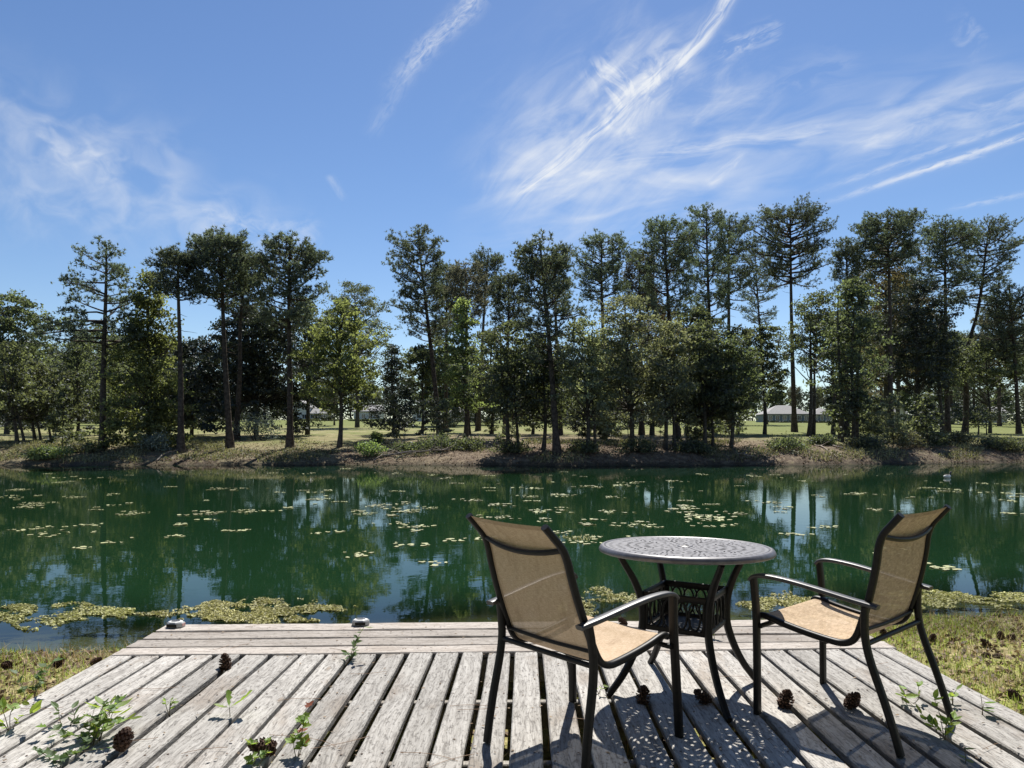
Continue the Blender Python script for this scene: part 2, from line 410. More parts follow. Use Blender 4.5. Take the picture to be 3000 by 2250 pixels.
def sling_mat(name, weave):
    m, T, o = new_mat(name)
    uvn = T.n('ShaderNodeUVMap'); uv = uvn.outputs[0]
    th = T.noise(T.map(uv, sc=(40, 900, 1)), 1.0, 2, .5)          # cross threads
    tv = T.noise(T.map(uv, sc=(900, 40, 1)), 1.0, 2, .5)
    br = T.n('ShaderNodeTexBrick'); T.link(T.map(uv, sc=(1, 1, 1)), br.inputs['Vector'])
    br.inputs['Scale'].default_value = 22 if weave else 60; br.inputs['Mortar Size'].default_value = .02
    br.inputs['Color1'].default_value = (.62, .62, .62, 1); br.inputs['Color2'].default_value = (1, 1, 1, 1); br.inputs['Mortar'].default_value = (.8, .8, .8, 1)
    blot = T.noise(uv, 7, 5, .65)
    st = T.noise(T.map(uv, sc=(14, 3.5, 1)), 1.0, 5, .65)
    k = T.m('ADD', T.m('MULTIPLY', th, .6), T.m('MULTIPLY', tv, .4))
    c = T.mixc(T.ss(k, .38, .62), (.40, .295, .195), (.645, .515, .375))
    c = T.mixc(T.m('MULTIPLY', T.ss(st, .48, .75), .45), c, (.26, .18, .115))
    su = T.n('ShaderNodeSeparateXYZ'); T.link(uv, su.inputs[0]); au = T.m('ABSOLUTE', su.outputs[0])
    hem = T.m('MAXIMUM', T.ss(au, .226, .236), T.m('SUBTRACT', 1, T.ss(su.outputs[1], .022, .028)))
    c = T.mixc(T.m('MULTIPLY', hem, .45), c, (.22, .16, .11))
    mul = T.n('ShaderNodeMix', data_type='RGBA', blend_type='MULTIPLY'); mul.inputs[0].default_value = .7 if weave else .22
    T.link(c, mul.inputs[6]); T.link(br.outputs[0], mul.inputs[7]); c = mul.outputs[2]
    bmp = T.n('ShaderNodeBump'); bmp.inputs['Strength'].default_value = .25; bmp.inputs['Distance'].default_value = .001; T.link(k, bmp.inputs['Height'])
    d = T.n('ShaderNodeBsdfDiffuse'); T.link(c, d.inputs[0]); T.link(bmp.outputs[0], d.inputs['Normal'])
    hs = T.n('ShaderNodeHueSaturation'); T.link(c, hs.inputs['Color']); hs.inputs['Saturation'].default_value = 1.25; hs.inputs['Value'].default_value = 1.0
    t = T.n('ShaderNodeBsdfTranslucent'); T.link(hs.outputs[0], t.inputs[0])
    a = T.n('ShaderNodeMixShader'); a.inputs[0].default_value = .02; T.link(d.outputs[0], a.inputs[1]); T.link(t.outputs[0], a.inputs[2])
    tr = T.n('ShaderNodeBsdfTransparent')
    b = T.n('ShaderNodeMixShader'); b.inputs[0].default_value = .085; T.link(a.outputs[0], b.inputs[1]); T.link(tr.outputs[0], b.inputs[2])
    T.link(b.outputs[0], o.inputs[0]); return m
M['sling'] = sling_mat('tan sling mesh', False)
M['sling_weave'] = sling_mat('tan basket weave sling', True)


# ------------------------------------------------------------------ terrain
WATER = -0.40
def hnoise(x, y, s, seed=0):
    r = np.random.default_rng(seed); out = 0
    for i in range(7):
        a, p = r.uniform(0, 6.28), r.uniform(0, 6.28); k = s * r.uniform(.6, 2.2)
        out = out + np.sin((x * math.cos(a) + y * math.sin(a)) * k + p) / 7
    return out
def near_shore(x): return 6.22 + .14 * np.clip(x, -30, 30) + .16 * hnoise(x, 0 * x, 1.6, 3)
def far_shore(x):
    return 43.3 + .42 * np.log1p(np.exp(np.clip((x - 14) / 3., -30, 30))) * 3 * .5 + 1.6 * hnoise(x, 0 * x, .22, 5) + .9 * hnoise(x, 0 * x, .8, 6) + .35 * hnoise(x, 0 * x, 2.6, 7) \
        + .5 * np.clip(-x - 34, 0, 40) * .25
def terrain(x, y):
    x = np.asarray(x, float); y = np.asarray(y, float)
    ns, fs = near_shore(x), far_shore(x)
    # near ground
    zn = -.27 + .03 * hnoise(x, y, 1.2, 8) + .012 * hnoise(x, y, 6, 9)
    dn = y - ns
    near = np.where(dn < -1.2, zn, zn + (WATER - zn) * np.clip((dn + 1.2) / 1.2, 0, 1))
    basin = WATER - np.clip(np.minimum(dn * .16, (fs - y) * .35), -.02, 1.6)
    d = y - fs
    tau = 1.9 + 1.5 / (1 + np.exp((x - 1) / 2.5)) + .8 * hnoise(x, 0 * x, .35, 14); bank = WATER + .98 * (1 - np.exp(-np.clip(d, 0, None) / tau)) + .12 * hnoise(x, y, .9, 11) * np.clip(d, 0, 1.5) / 1.5
    lawn = .032 * np.clip(d - 6, 0, None) + .36 * np.clip(d / 9, 0, 1) + .10 * hnoise(x, y, .12, 12) * np.clip(d / 10, 0, 1)
    far = np.where(d > 210, lawn - .024 * (d - 210), lawn)
    far = bank + far
    # the pond closes at its two ends
    endm = np.clip((np.abs(x) - 95) / 25, 0, 1)
    z = np.where(y < ns, near, np.where(y < fs, basin, far))
    return np.where((y >= ns) & (y < fs), z * (1 - endm) + endm * .4, z)

def spaced(segs):
    out = [segs[0][0]]
    for a, b, st in segs: out += list(np.linspace(a, b, max(2, int(round((b - a) / st)) + 1))[1:])
    return np.array(out)
gx = spaced([(-3000, -600, 400), (-600, -160, 40), (-160, -60, 5), (-60, -9, 1.0), (-9, 9, .22), (9, 60, 1.0), (60, 160, 5), (160, 600, 40), (600, 3000, 400)])
gy = spaced([(-600, -60, 60), (-60, -6, 6), (-6, 0, 1), (0, 9, .2), (9, 40, 1.6), (40, 58, .45), (58, 90, 2), (90, 300, 6), (300, 700, 40), (700, 3500, 350)])
GX, GY = np.meshgrid(gx, gy); GZ = terrain(GX, GY)
def grid_mesh(GX, GY, GZ):
    ny, nx = GX.shape; b = MB()
    i = np.arange(ny - 1)[:, None] * nx; j = np.arange(nx - 1)[None, :]
    b.add(np.stack([GX, GY, GZ], -1).reshape(-1, 3), np.stack([i + j, i + j + 1, i + nx + j + 1, i + nx + j], -1).reshape(-1, 4))
    return b

def ground_mat():
    m, T, o = new_mat('ground soil grass and litter')
    v = T.n('ShaderNodeTexCoord').outputs['Object']
    sp = T.n('ShaderNodeSeparateXYZ'); T.link(v, sp.inputs[0]); Y = sp.outputs[1]; Zz = sp.outputs[2]; X = sp.outputs[0]
    n1 = T.noise(v, .35, 5, .6); n2 = T.noise(v, 2.2, 6, .65); n3 = T.noise(v, 14, 5, .7); n4 = T.noise(v, .09, 4, .55)
    # near bank
    nr = T.mixc(T.ss(n2, .38, .6), (.23, .19, .095), (.27, .28, .085))
    nr = T.mixc(T.ss(n3, .5, .68), nr, (.40, .34, .18))
    nr = T.mixc(T.m('MULTIPLY', T.ss(n1, .52, .66), .6), nr, (.12, .09, .055))
    # far bank: brown litter and bare soil
    bk = T.mixc(T.ss(n3, .4, .62), (.065, .050, .036), (.15, .115, .082))
    bk = T.mixc(T.ss(n2, .5, .68), bk, (.17, .16, .075))
    # lawn
    lw = T.mixc(T.ss(n2, .35, .65), (.12, .145, .042), (.175, .19, .065))
    straw = T.mixc(T.ss(n2, .4, .62), (.23, .205, .10), (.29, .265, .14))
    nearlaw = T.m('SUBTRACT', 1, T.ss(T.m('ADD', Y, T.m('MULTIPLY', T.m('SUBTRACT', n4, .5), 70)), 70, 150))
    lw = T.mixc(T.m('MULTIPLY', T.m('MULTIPLY', nearlaw, T.m('SUBTRACT', 1, T.m('MULTIPLY', T.ss(X, 12, 26), .8))), T.ss(n1, .38, .62)), lw, straw)
    fy = T.m('ADD', T.m('SUBTRACT', Y, T.m('MULTIPLY', T.m('MAXIMUM', T.m('SUBTRACT', X, 14), 0), .21)), T.m('MULTIPLY', T.m('SUBTRACT', n1, .5), 7))
    bk = T.mixc(T.m('MULTIPLY', T.ss(T.m('SUBTRACT', n1, T.m('MULTIPLY', T.ss(X, -6, 6), .12)), .43, .56), .62), bk, T.mixc(T.ss(n3, .4, .6), (.17, .155, .085), (.31, .275, .16)))
    c = T.mixc(T.ss(Y, 15, 25), nr, bk)
    c = T.mixc(T.ss(fy, 46.5, 52), c, lw)
    shade_litter = T.m('MULTIPLY', T.m('SUBTRACT', 1, T.ss(T.m('ADD', fy, T.m('MULTIPLY', T.m('SUBTRACT', n2, .5), 14)), 56, 78)), T.ss(Y, 40, 46))
    xm = T.m('MULTIPLY', T.ss(X, -14, -4), T.m('SUBTRACT', 1, T.ss(X, 16, 24)))
    c = T.mixc(T.m('MULTIPLY', T.m('MULTIPLY', shade_litter, T.ss(n3, .3, .55)), T.m('MULTIPLY', T.m('ADD', xm, .35), .72)), c, T.mixc(T.ss(n2, .4, .6), (.125, .092, .065), (.235, .18, .13)))
    wet_shade = T.m('MAXIMUM', T.m('SUBTRACT', 1, T.ss(Zz, WATER - .02, WATER + .12)), T.m('MULTIPLY', T.ss(Y, 15, 25), T.m('SUBTRACT', 1, T.ss(T.m('ADD', Zz, T.m('MULTIPLY', T.m('SUBTRACT', n2, .5), .5)), WATER + .02, WATER + .3))))  # wet mud tone that also paints in the far bank's undercut shadow
    c = T.mixc(T.m('MULTIPLY', wet_shade, .8), c, (.05, .041, .028))
    hh = T.m('ADD', T.m('MULTIPLY', n3, .5), n2)
    principled(T, o, c, .95, 0, .1, hh, 1.0, .06)
    return m
ground = grid_mesh(GX, GY, GZ).build('ground', ground_mat(), smooth=True)
tag(ground, 'ground of both banks with grass, soil and rising lawn', kind='structure')

wx = spaced([(-125, -40, 3), (-40, -8, .7), (-8, 8, .25), (8, 40, .7), (40, 125, 3)])
wy = spaced([(4.5, 9, .15), (9, 38, 1), (38, 66, .6), (66, 110, 4)])
WX, WY = np.meshgrid(wx, wy)
def water_mat():
    m, T, o = new_mat('green pond water')
    v = T.n('ShaderNodeTexCoord').outputs['Object']
    at = T.n('ShaderNodeAttribute', attribute_name='depth').outputs['Fac']
    sp = T.n('ShaderNodeSeparateXYZ'); T.link(v, sp.inputs[0])
    r1 = T.noise(T.map(v, sc=(1.0, 1.6, 1)), 2.3, 3, .5); r2 = T.noise(T.map(v, (3, 1, 0), (0, 0, .4), (1, 1.5, 1)), 9, 3, .5)
    calm = T.noise(v, .16, 3, .5)
    amp = T.lin(T.ss(calm, .42, .66), 0, 1, .35, 1.25)
    hgt = T.m('MULTIPLY', T.m('ADD', T.m('MULTIPLY', r1, 1.0), T.m('MULTIPLY', r2, .22)), amp)
    bp = T.n('ShaderNodeBump'); bp.inputs['Strength'].default_value = 1.0; bp.inputs['Distance'].default_value = .0017; T.link(hgt, bp.inputs['Height'])
    fr = T.n('ShaderNodeFresnel'); fr.inputs[0].default_value = 1.333; T.link(bp.outputs[0], fr.inputs['Normal'])
    n4 = T.noise(v, .12, 3)
    body = T.mixc(n4, (.0076, .0275, .0112), (.0106, .0345, .0140))
    df = T.n('ShaderNodeBsdfDiffuse'); T.link(body, df.inputs[0])
    tr = T.n('ShaderNodeBsdfTransparent'); tr.inputs[0].default_value = (.72, .82, .70, 1)
    mb = T.n('ShaderNodeMixShader'); T.link(T.ss(at, .0, .42), mb.inputs[0]); T.link(tr.outputs[0], mb.inputs[1]); T.link(df.outputs[0], mb.inputs[2])
    gl = T.n('ShaderNodeBsdfGlossy'); T.link(T.lin(T.ss(calm, .42, .66), 0, 1, .006, .03), gl.inputs['Roughness']); T.link(bp.outputs[0], gl.inputs['Normal'])
    ms = T.n('ShaderNodeMixShader'); T.link(fr.outputs[0], ms.inputs[0]); T.link(mb.outputs[0], ms.inputs[1]); T.link(gl.outputs[0], ms.inputs[2])
    T.link(ms.outputs[0], o.inputs[0]); return m
water = grid_mesh(WX, WY, np.full_like(WX, WATER)).build('water', water_mat(), smooth=True)
tag(water, 'still green pond water mirroring the trees', kind='structure')
dp = WATER - terrain(WX, WY)
att = water.data.attributes.new('depth', 'FLOAT', 'POINT'); att.data.foreach_set('value', dp.ravel().astype(np.float32))


# ------------------------------------------------------------------ far houses
M['white_wall'] = simple('white siding', (.50, .50, .49), (.58, .58, .56), 3, .7)
M['shaded_wall'] = simple('siding with shade tint', (.17, .20, .23), (.22, .25, .28), 3, .7)  # bluish shade of the far facade put into its siding colour
M['grey_wall'] = simple('grey brick', (.25, .22, .20), (.32, .28, .25), 6, .8)
M['roof'] = simple('grey shingles', (.23, .225, .22), (.31, .30, .29), 4, .85)
M['frame'] = simple('white frame', (.7, .7, .68), (.75, .75, .73), 4, .5)
def glass_mat():
    m, T, o = new_mat('dark window glass'); principled(T, o, (.02, .025, .03), .08, 0, .8); return m
M['glass'] = glass_mat()
def house(label, xpx, Y, wings, group='houses beyond the lawn'):
    """wings: (x offset, width, depth, wall height, roof height, kind, windows, wall material, storeys, back offset)"""
    x = (xpx - 1500) / F * Y; z = float(terrain(x, Y))
    t = thing('house', label, 'house', (x, Y, z), 0, group)
    for (ox, w, dep, wh, rh, kind, nw, wm, st, by) in wings:
        x0, x1, y0, y1 = ox - w / 2, ox + w / 2, by, by + dep
        b = MB(); b.box((x0, y0, -.6), (x1, y1, wh))
        if kind == 'gable_front':
            b.add([(x0, y0, wh), (x1, y0, wh), ((x0 + x1) / 2, y0, wh + rh - .1), (x0, y1, wh), (x1, y1, wh), ((x0 + x1) / 2, y1, wh + rh - .1)], [(0, 1, 2), (4, 3, 5)])
        b.build('wall', M[wm], t)
        e = .45; r = MB()
        if kind == 'hip':
            k = min(w, dep) * .5
            V = [(x0-e, y0-e, wh), (x1+e, y0-e, wh), (x1+e, y1+e, wh), (x0-e, y1+e, wh), (x0+k, (y0+y1)/2, wh+rh), (x1-k, (y0+y1)/2, wh+rh)]
            r.add(V, [(0, 1, 5, 4), (2, 3, 4, 5)]); r.add(V, [(1, 2, 5), (3, 0, 4)])
            r.box((x0-e, y0-e-.02, wh-.22), (x1+e, y0-e+.06, wh-.003))
        elif kind == 'gable':
            V = [(x0-e, y0-e, wh), (x1+e, y0-e, wh), (x1+e, y1+e, wh), (x0-e, y1+e, wh), (x0-e, (y0+y1)/2, wh+rh), (x1+e, (y0+y1)/2, wh+rh)]
            r.add(V, [(0, 1, 5, 4), (2, 3, 4, 5)]); r.add(V, [(1, 2, 5), (3, 0, 4)])
            r.box((x0-e, y0-e-.02, wh-.22), (x1+e, y0-e+.06, wh-.003))
        else:
            xm = (x0 + x1) / 2
            for sx, xe in ((-1, x0 - e), (1, x1 + e)):
                zz = wh - rh * e / (w / 2)
                r.add([(xe, y0-e, zz), (xm, y0-e, wh+rh), (xm, y1+e, wh+rh), (xe, y1+e, zz), (xe, y0-e, zz-.2), (xm, y0-e, wh+rh-.2), (xm, y1+e, wh+rh-.2), (xe, y1+e, zz-.2)],
                      [(0, 1, 2, 3), (4, 5, 1, 0), (7, 6, 5, 4), (3, 2, 6, 7)])
        r.build('roof', M['roof'], t)
        for s_ in range(st):
            zc = 1.45 + 2.6 * s_
            for i in range(nw):
                xc = x0 + (i + .5) * w / nw; ww = min(1.5, w / nw * .62)
                f = MB(); hw, hh = ww / 2, .72
                for lo, hi in (((xc-hw, y0-.09, zc-hh), (xc+hw, y0-.01, zc-hh+.12)), ((xc-hw, y0-.09, zc+hh-.12), (xc+hw, y0-.01, zc+hh)),
                               ((xc-hw, y0-.085, zc-hh+.12), (xc-hw+.12, y0-.012, zc+hh-.12)), ((xc+hw-.12, y0-.085, zc-hh+.12), (xc+hw, y0-.012, zc+hh-.12)),
                               ((xc-.04, y0-.08, zc-hh+.12), (xc+.04, y0-.014, zc+hh-.12))): f.box(lo, hi)
                fo = f.build('window', M['frame'], t)
                p = MB(); p.box((xc-hw+.1, y0-.05, zc-hh+.1), (xc+hw-.1, y0-.02, zc+hh-.1)); p.build('pane', M['glass'], fo)
    return t
house('long low house with grey hip roof and smaller hip roofed wing on the right', 2350, 205,
      [(-4.0, 12.5, 9, 2.6, 2.7, 'hip', 6, 'shaded_wall', 1, 0), (6.3, 6.6, 7, 2.5, 2.0, 'hip', 4, 'shaded_wall', 1, -.5)])
house('white two storey house with gable and low porch wing behind the left pines', 890, 225,
      [(-1.2, 5.6, 8, 4.7, 1.9, 'gable_front', 2, 'white_wall', 2, 0), (4.4, 5.4, 6, 2.4, 1.7, 'gable', 3, 'grey_wall', 1, .5)])
house('small white house half hidden behind the thick oak trunk', 1075, 215, [(0, 8, 7, 3.0, 2.0, 'gable', 4, 'white_wall', 1, 0)])
house('white shed sized house with grey roof left of the leaning pine', 1228, 190, [(0, 3.6, 5, 2.5, 1.5, 'gable_front', 1, 'white_wall', 1, 0)])
house('low brown brick house in shade behind the leaning pine', 1350, 200, [(0, 11, 7, 2.5, 1.6, 'hip', 5, 'grey_wall', 1, 0)])
house('white gabled house peeking out between the big trunks on the right', 2636, 215, [(0, 3.0, 6, 3.2, 2.4, 'gable_front', 1, 'white_wall', 1, 0)])
house('pale house at the right edge behind the pine trunks', 2925, 215, [(0, 5, 6, 3.0, 1.8, 'gable', 2, 'white_wall', 1, 0)])


# ------------------------------------------------------------------ trees
def needle_tufts(cen, dirs, n=12, length=.24, width=.045):
    N = len(cen)
    d = dirs[:, None, :] * .75 + rng.normal(size=(N, n, 3)) * .62
    d /= np.linalg.norm(d, axis=2)[..., None] + 1e-9
    L = length * rng.uniform(.7, 1.15, (N, n, 1))
    side = np.cross(d, rng.normal(size=(N, n, 3))); side /= np.linalg.norm(side, axis=2)[..., None] + 1e-9
    c = np.repeat(cen[:, None, :], n, 1)
    tip = c + d * L
    V = np.stack([c - side * width / 2, c + side * width / 2, tip], 2).reshape(-1, 3)
    return V, np.arange(N * n * 3).reshape(-1, 3)

def leaf_quads(cen, size, up=.5):
    N = len(cen)
    nrm = rng.normal(size=(N, 3)) + np.array((0, 0, up)); nrm /= np.linalg.norm(nrm, axis=1)[:, None]
    a = np.cross(nrm, rng.normal(size=(N, 3))); a /= np.linalg.norm(a, axis=1)[:, None]
    b = np.cross(nrm, a)
    s = (size * rng.uniform(.65, 1.25, N))[:, None]
    V = np.stack([cen - a * s * .55, cen + b * s * .34 - a * s * .05, cen + a * s * .6, cen - b * s * .34 - a * s * .05], 1).reshape(-1, 3)
    return V, np.arange(N * 4).reshape(-1, 4)

def limb(p0, d, L, r0, up=.2, n=5, wob=.12):
    pts = [np.array(p0, float)]; d = np.array(d, float); d /= np.linalg.norm(d)
    for i in range(n - 1):
        d = d + np.array((0, 0, up / n)) + rng.normal(size=3) * wob / 2; d /= np.linalg.norm(d)
        pts.append(pts[-1] + d * L / (n - 1))
    return np.array(pts), np.linspace(r0, r0 * .3, n)

def pine_meshes(H, cb, Rc, trunk_r, lean=(0, 0), bends=(), dens=1.0, layered=False, dome=.58, skew=(0, 0), scale=1.0, sides=7, stubs=5, nw=.058):
    """pine: trunk path up to H, crown from cb to H of radius Rc. Returns trunk and crown builders"""
    tb, cb_ = MB(), MB()
    ts = np.linspace(0, 1, 12)
    path = np.stack([lean[0] * ts + .10 * np.sin(ts * 5 + rng.uniform(0, 6)) * ts, lean[1] * ts, H * ts], -1)
    for (t0, dx, w) in bends: path[:, 0] += dx * np.exp(-((ts - t0) / w) ** 2)
    rad = trunk_r * (1 - ts * .86) ** .8; rad[0] *= 1.45
    path = np.vstack([path[:1] - (0, 0, .5), path]); rad = np.concatenate([[rad[0] * 1.1], rad])
    tb.tube(path, rad, sides, up=(0.3, 1, 0))
    def at(z): return np.array([np.interp(z, path[:, 2], path[:, 0]), np.interp(z, path[:, 2], path[:, 1]), z])
    cens, dirs = [], []
    z = cb; az = rng.uniform(0, 6); step = (H - cb) / (21 if not layered else 14)
    top_ = H - (.0 if layered else .05 * (H - cb))
    while z < top_:
        t = (z - cb) / (H - cb)
        if layered: prof = (1 - t) ** .7 * .95 + .14
        else:
            k_ = (t - dome) / ((1.04 - dome) if t > dome else (dome + .45)); prof = max(.22, math.sqrt(max(0, 1 - k_ * k_)))
        nb = int(rng.integers(2, 4)) if layered else int(rng.integers(2, 5))
        for _ in range(nb):
            az += 2.4 + rng.uniform(-.6, .6)
            L = Rc * prof * (rng.uniform(.62, 1.06) if not layered else rng.uniform(.7, 1.15))
            L *= 1 + skew[0] * math.cos(az) + skew[1] * math.sin(az)
            if layered: sl = -.02 + .42 * t + rng.uniform(-.15, .15)
            else:
                tipz = z + L * (.05 + .55 * t + rng.uniform(-.2, .2))
                env = H - (1 - dome) * (H - cb) * (1 - math.sqrt(max(0.02, 1 - min(1, L / (1.12 * Rc)) ** 2)))
                sl = (min(tipz, env - rng.uniform(.05, .4)) - z) / max(L, .3) - .10
                sl = max(-.45, sl)
            d = np.array((math.cos(az), math.sin(az), sl)); L *= math.sqrt(1 + sl * sl)
            p0 = at(z + rng.uniform(-.3, .3) * step)
            bp, br = limb(p0, d, L, max(.022, .06 * L / 2.2) * scale ** .5, .5 if not layered else .15, 6, .26)
            tb.tube(bp, br, 4, cap=False)
            bd = (bp[-1] - bp[0]) / (np.linalg.norm(bp[-1] - bp[0]) + 1e-6); lat = np.array((-bd[1], bd[0], 0))
            ns_ = int(max(2, L * 3.5 / scale))
            for k in range(ns_):
                f = .26 + .74 * (k + rng.uniform(0, 1)) / ns_
                q = np.array([np.interp(f * 5, np.arange(6), bp[:, c]) for c in range(3)])
                sg = 1 if k % 2 else -1
                td = lat * sg * rng.uniform(.3, 1.1) + bd * rng.uniform(.3, 1.0) + np.array((0, 0, rng.uniform(-.15, .75) * (.5 if layered else 1))) + rng.normal(size=3) * .2
                td /= np.linalg.norm(td); tl = min(1.15, (.22 + .40 * (1.05 - f)) * L + .18) * rng.uniform(.6, 1.15) * (scale ** .6)
                e = q + td * tl + (0, 0, .08 * tl)
                tb.tube(np.array([q, (q + e) / 2 - (0, 0, .03), e]), np.array([.018, .013, .008]) * scale, 3, cap=False)
                ng = max(2, int(tl / .2 * dens / scale + rng.uniform(0, 1)))
                for g in np.linspace(.5, 1.0, ng):
                    cens.append(q + (e - q) * g + rng.normal(size=3) * .085 * scale); dirs.append(td + rng.normal(size=3) * .5 + (0, 0, .3))
                for _q in range(2 if not layered else 1):
                    cens.append(e + rng.normal(size=3) * (.19, .19, .12) * np.array(scale)); dirs.append(rng.normal(size=3) * .6 + (0, 0, .8))
            for _q in range(4):
                cens.append(bp[-1] + rng.normal(size=3) * (.2, .2, .13) * np.array(scale)); dirs.append((bp[-1] - bp[-2]) * 2 + (0, 0, .4))
        z += step * rng.uniform(.7, 1.3)
    for k in range(int(16 * dens)):
        cens.append(at(H) + rng.normal(size=3) * (.3, .3, .22)); dirs.append(np.array((0, 0, 1.)) + rng.normal(size=3) * .4)
    for _ in range(stubs):                      # dead stubs below the crown
        z = rng.uniform(cb * .55, cb); a = rng.uniform(0, 6.28)
        bp, br = limb(at(z), (math.cos(a), math.sin(a), rng.uniform(-.2, .3)), rng.uniform(.4, 1.5), .025, 0, 4, .35); tb.tube(bp, br, 3, cap=False)
    cens = np.array(cens); dirs = np.array(dirs); dirs /= np.linalg.norm(dirs, axis=1)[:, None] + 1e-9
    V, Fc = needle_tufts(cens, dirs, 9 if nw > .03 else 34, .25 * scale, nw * scale); cb_.add(V, Fc)
    return tb, cb_

def broad_meshes(H, cb, Rc, trunk_r, n=8000, leaf=.2, shape='oval', lean=(0, 0), trunks=1, clump=.45, sides=7, gap=.0, spread=.6):
    n = int(n * 1.12 * min(2.0, max(1, 2 * Rc * (H - cb) / 42))) if n > 2000 else n
    tb, cr = MB(), MB(); cens = []
    for k in range(trunks):
        ox = 0 if trunks == 1 else (k - (trunks - 1) / 2) * spread + rng.uniform(-.15, .15); oy = 0 if trunks == 1 else rng.uniform(-.5, .5)
        ts = np.linspace(0, 1, 8); Ht = H * .93 * (1 if k == 0 else rng.uniform(.8, 1))
        path = np.stack([ox + (lean[0] + ox * .7) * ts + .12 * np.sin(ts * 6 + k), oy + lean[1] * ts, -.4 + (Ht + .4) * ts], -1)
        rad = trunk_r * (1 - .88 * ts) * (1 if k == 0 else .75); rad[0] *= 1.35
        tb.tube(path, rad, sides, up=(.3, 1, 0))
    def prof(t):
        if shape == 'oval': return math.sqrt(max(0.02, 1 - (2 * t - .85) ** 2 / 1.35))
        if shape == 'cone': return .98 * (1 - t) ** .72 + .10
        if shape == 'dome': return math.sqrt(max(.02, 1 - (max(0, t - .25) / .78) ** 2))
        return math.sqrt(max(.03, 1 - (1.5 * t - .5) ** 2))
    nc = max(30, int(n / 58)); az = rng.uniform(0, 6); k = 0; ph1, ph2 = rng.uniform(0, 6, 2)
    while len(cens) < nc:
        k += 1; t = rng.uniform(0, 1); p = prof(t)
        if rng.uniform() > p * .9 + .1: continue
        if t < .14 + .12 * math.sin(k * 1.7) + .10 * math.sin(2 * az + ph2) and shape != 'cone': continue
        az += 2.4 + rng.uniform(-.7, .7)
        lob = 1 + .30 * math.sin(2 * az + ph1 + 5 * t) + .24 * math.sin(3 * az + ph2 - 11 * t)
        r = Rc * p * math.sqrt(rng.uniform(.05, 1.0)) * rng.uniform(.85, 1.1) * lob
        ax = np.array((lean[0], lean[1], 0)) * (cb + t * (H - cb)) / H
        c = ax + np.array((math.cos(az) * r, math.sin(az) * r, cb + t * (H - cb)))
        cens.append(c)
        if k % 3 == 0 and r > .4:
            b0 = ax + np.array((0, 0, max(.25 * H, c[2] - r * rng.uniform(.5, 1.1))))
            if b0[2] < c[2] + .5:
                mid = (b0 + c) / 2 + np.array((0, 0, -.08 * r)) + rng.normal(size=3) * .1
                tb.tube(np.array([b0, mid, c]), np.array([.05, .032, .012]) * max(.6, trunk_r / .16), 4, cap=False)
    cens = np.array(cens); per = max(1, int(n / len(cens)))
    sz = clump * rng.uniform(.6, 1.3, len(cens))
    off = rng.normal(size=(len(cens), per, 3)) * sz[:, None, None] * np.array((1, 1, .5)) * .62
    P = (cens[:, None, :] + off).reshape(-1, 3)
    V, Fc = leaf_quads(P, leaf); cr.add(V, Fc)
    return tb, cr

def find_Y(x, ybase):
    Ys = np.linspace(43, 260, 4000); Xs = (x - 1500) / F * Ys
    py = YH - (terrain(Xs, Ys) - EYE) / Ys * F
    ok = np.where((py <= ybase) & (Ys > far_shore(Xs) + .4))[0]
    return float(Ys[ok[0]]) if len(ok) else 60.0

def plant_tree(name, label, cat, x, base, meshes, mats, group):
    pass

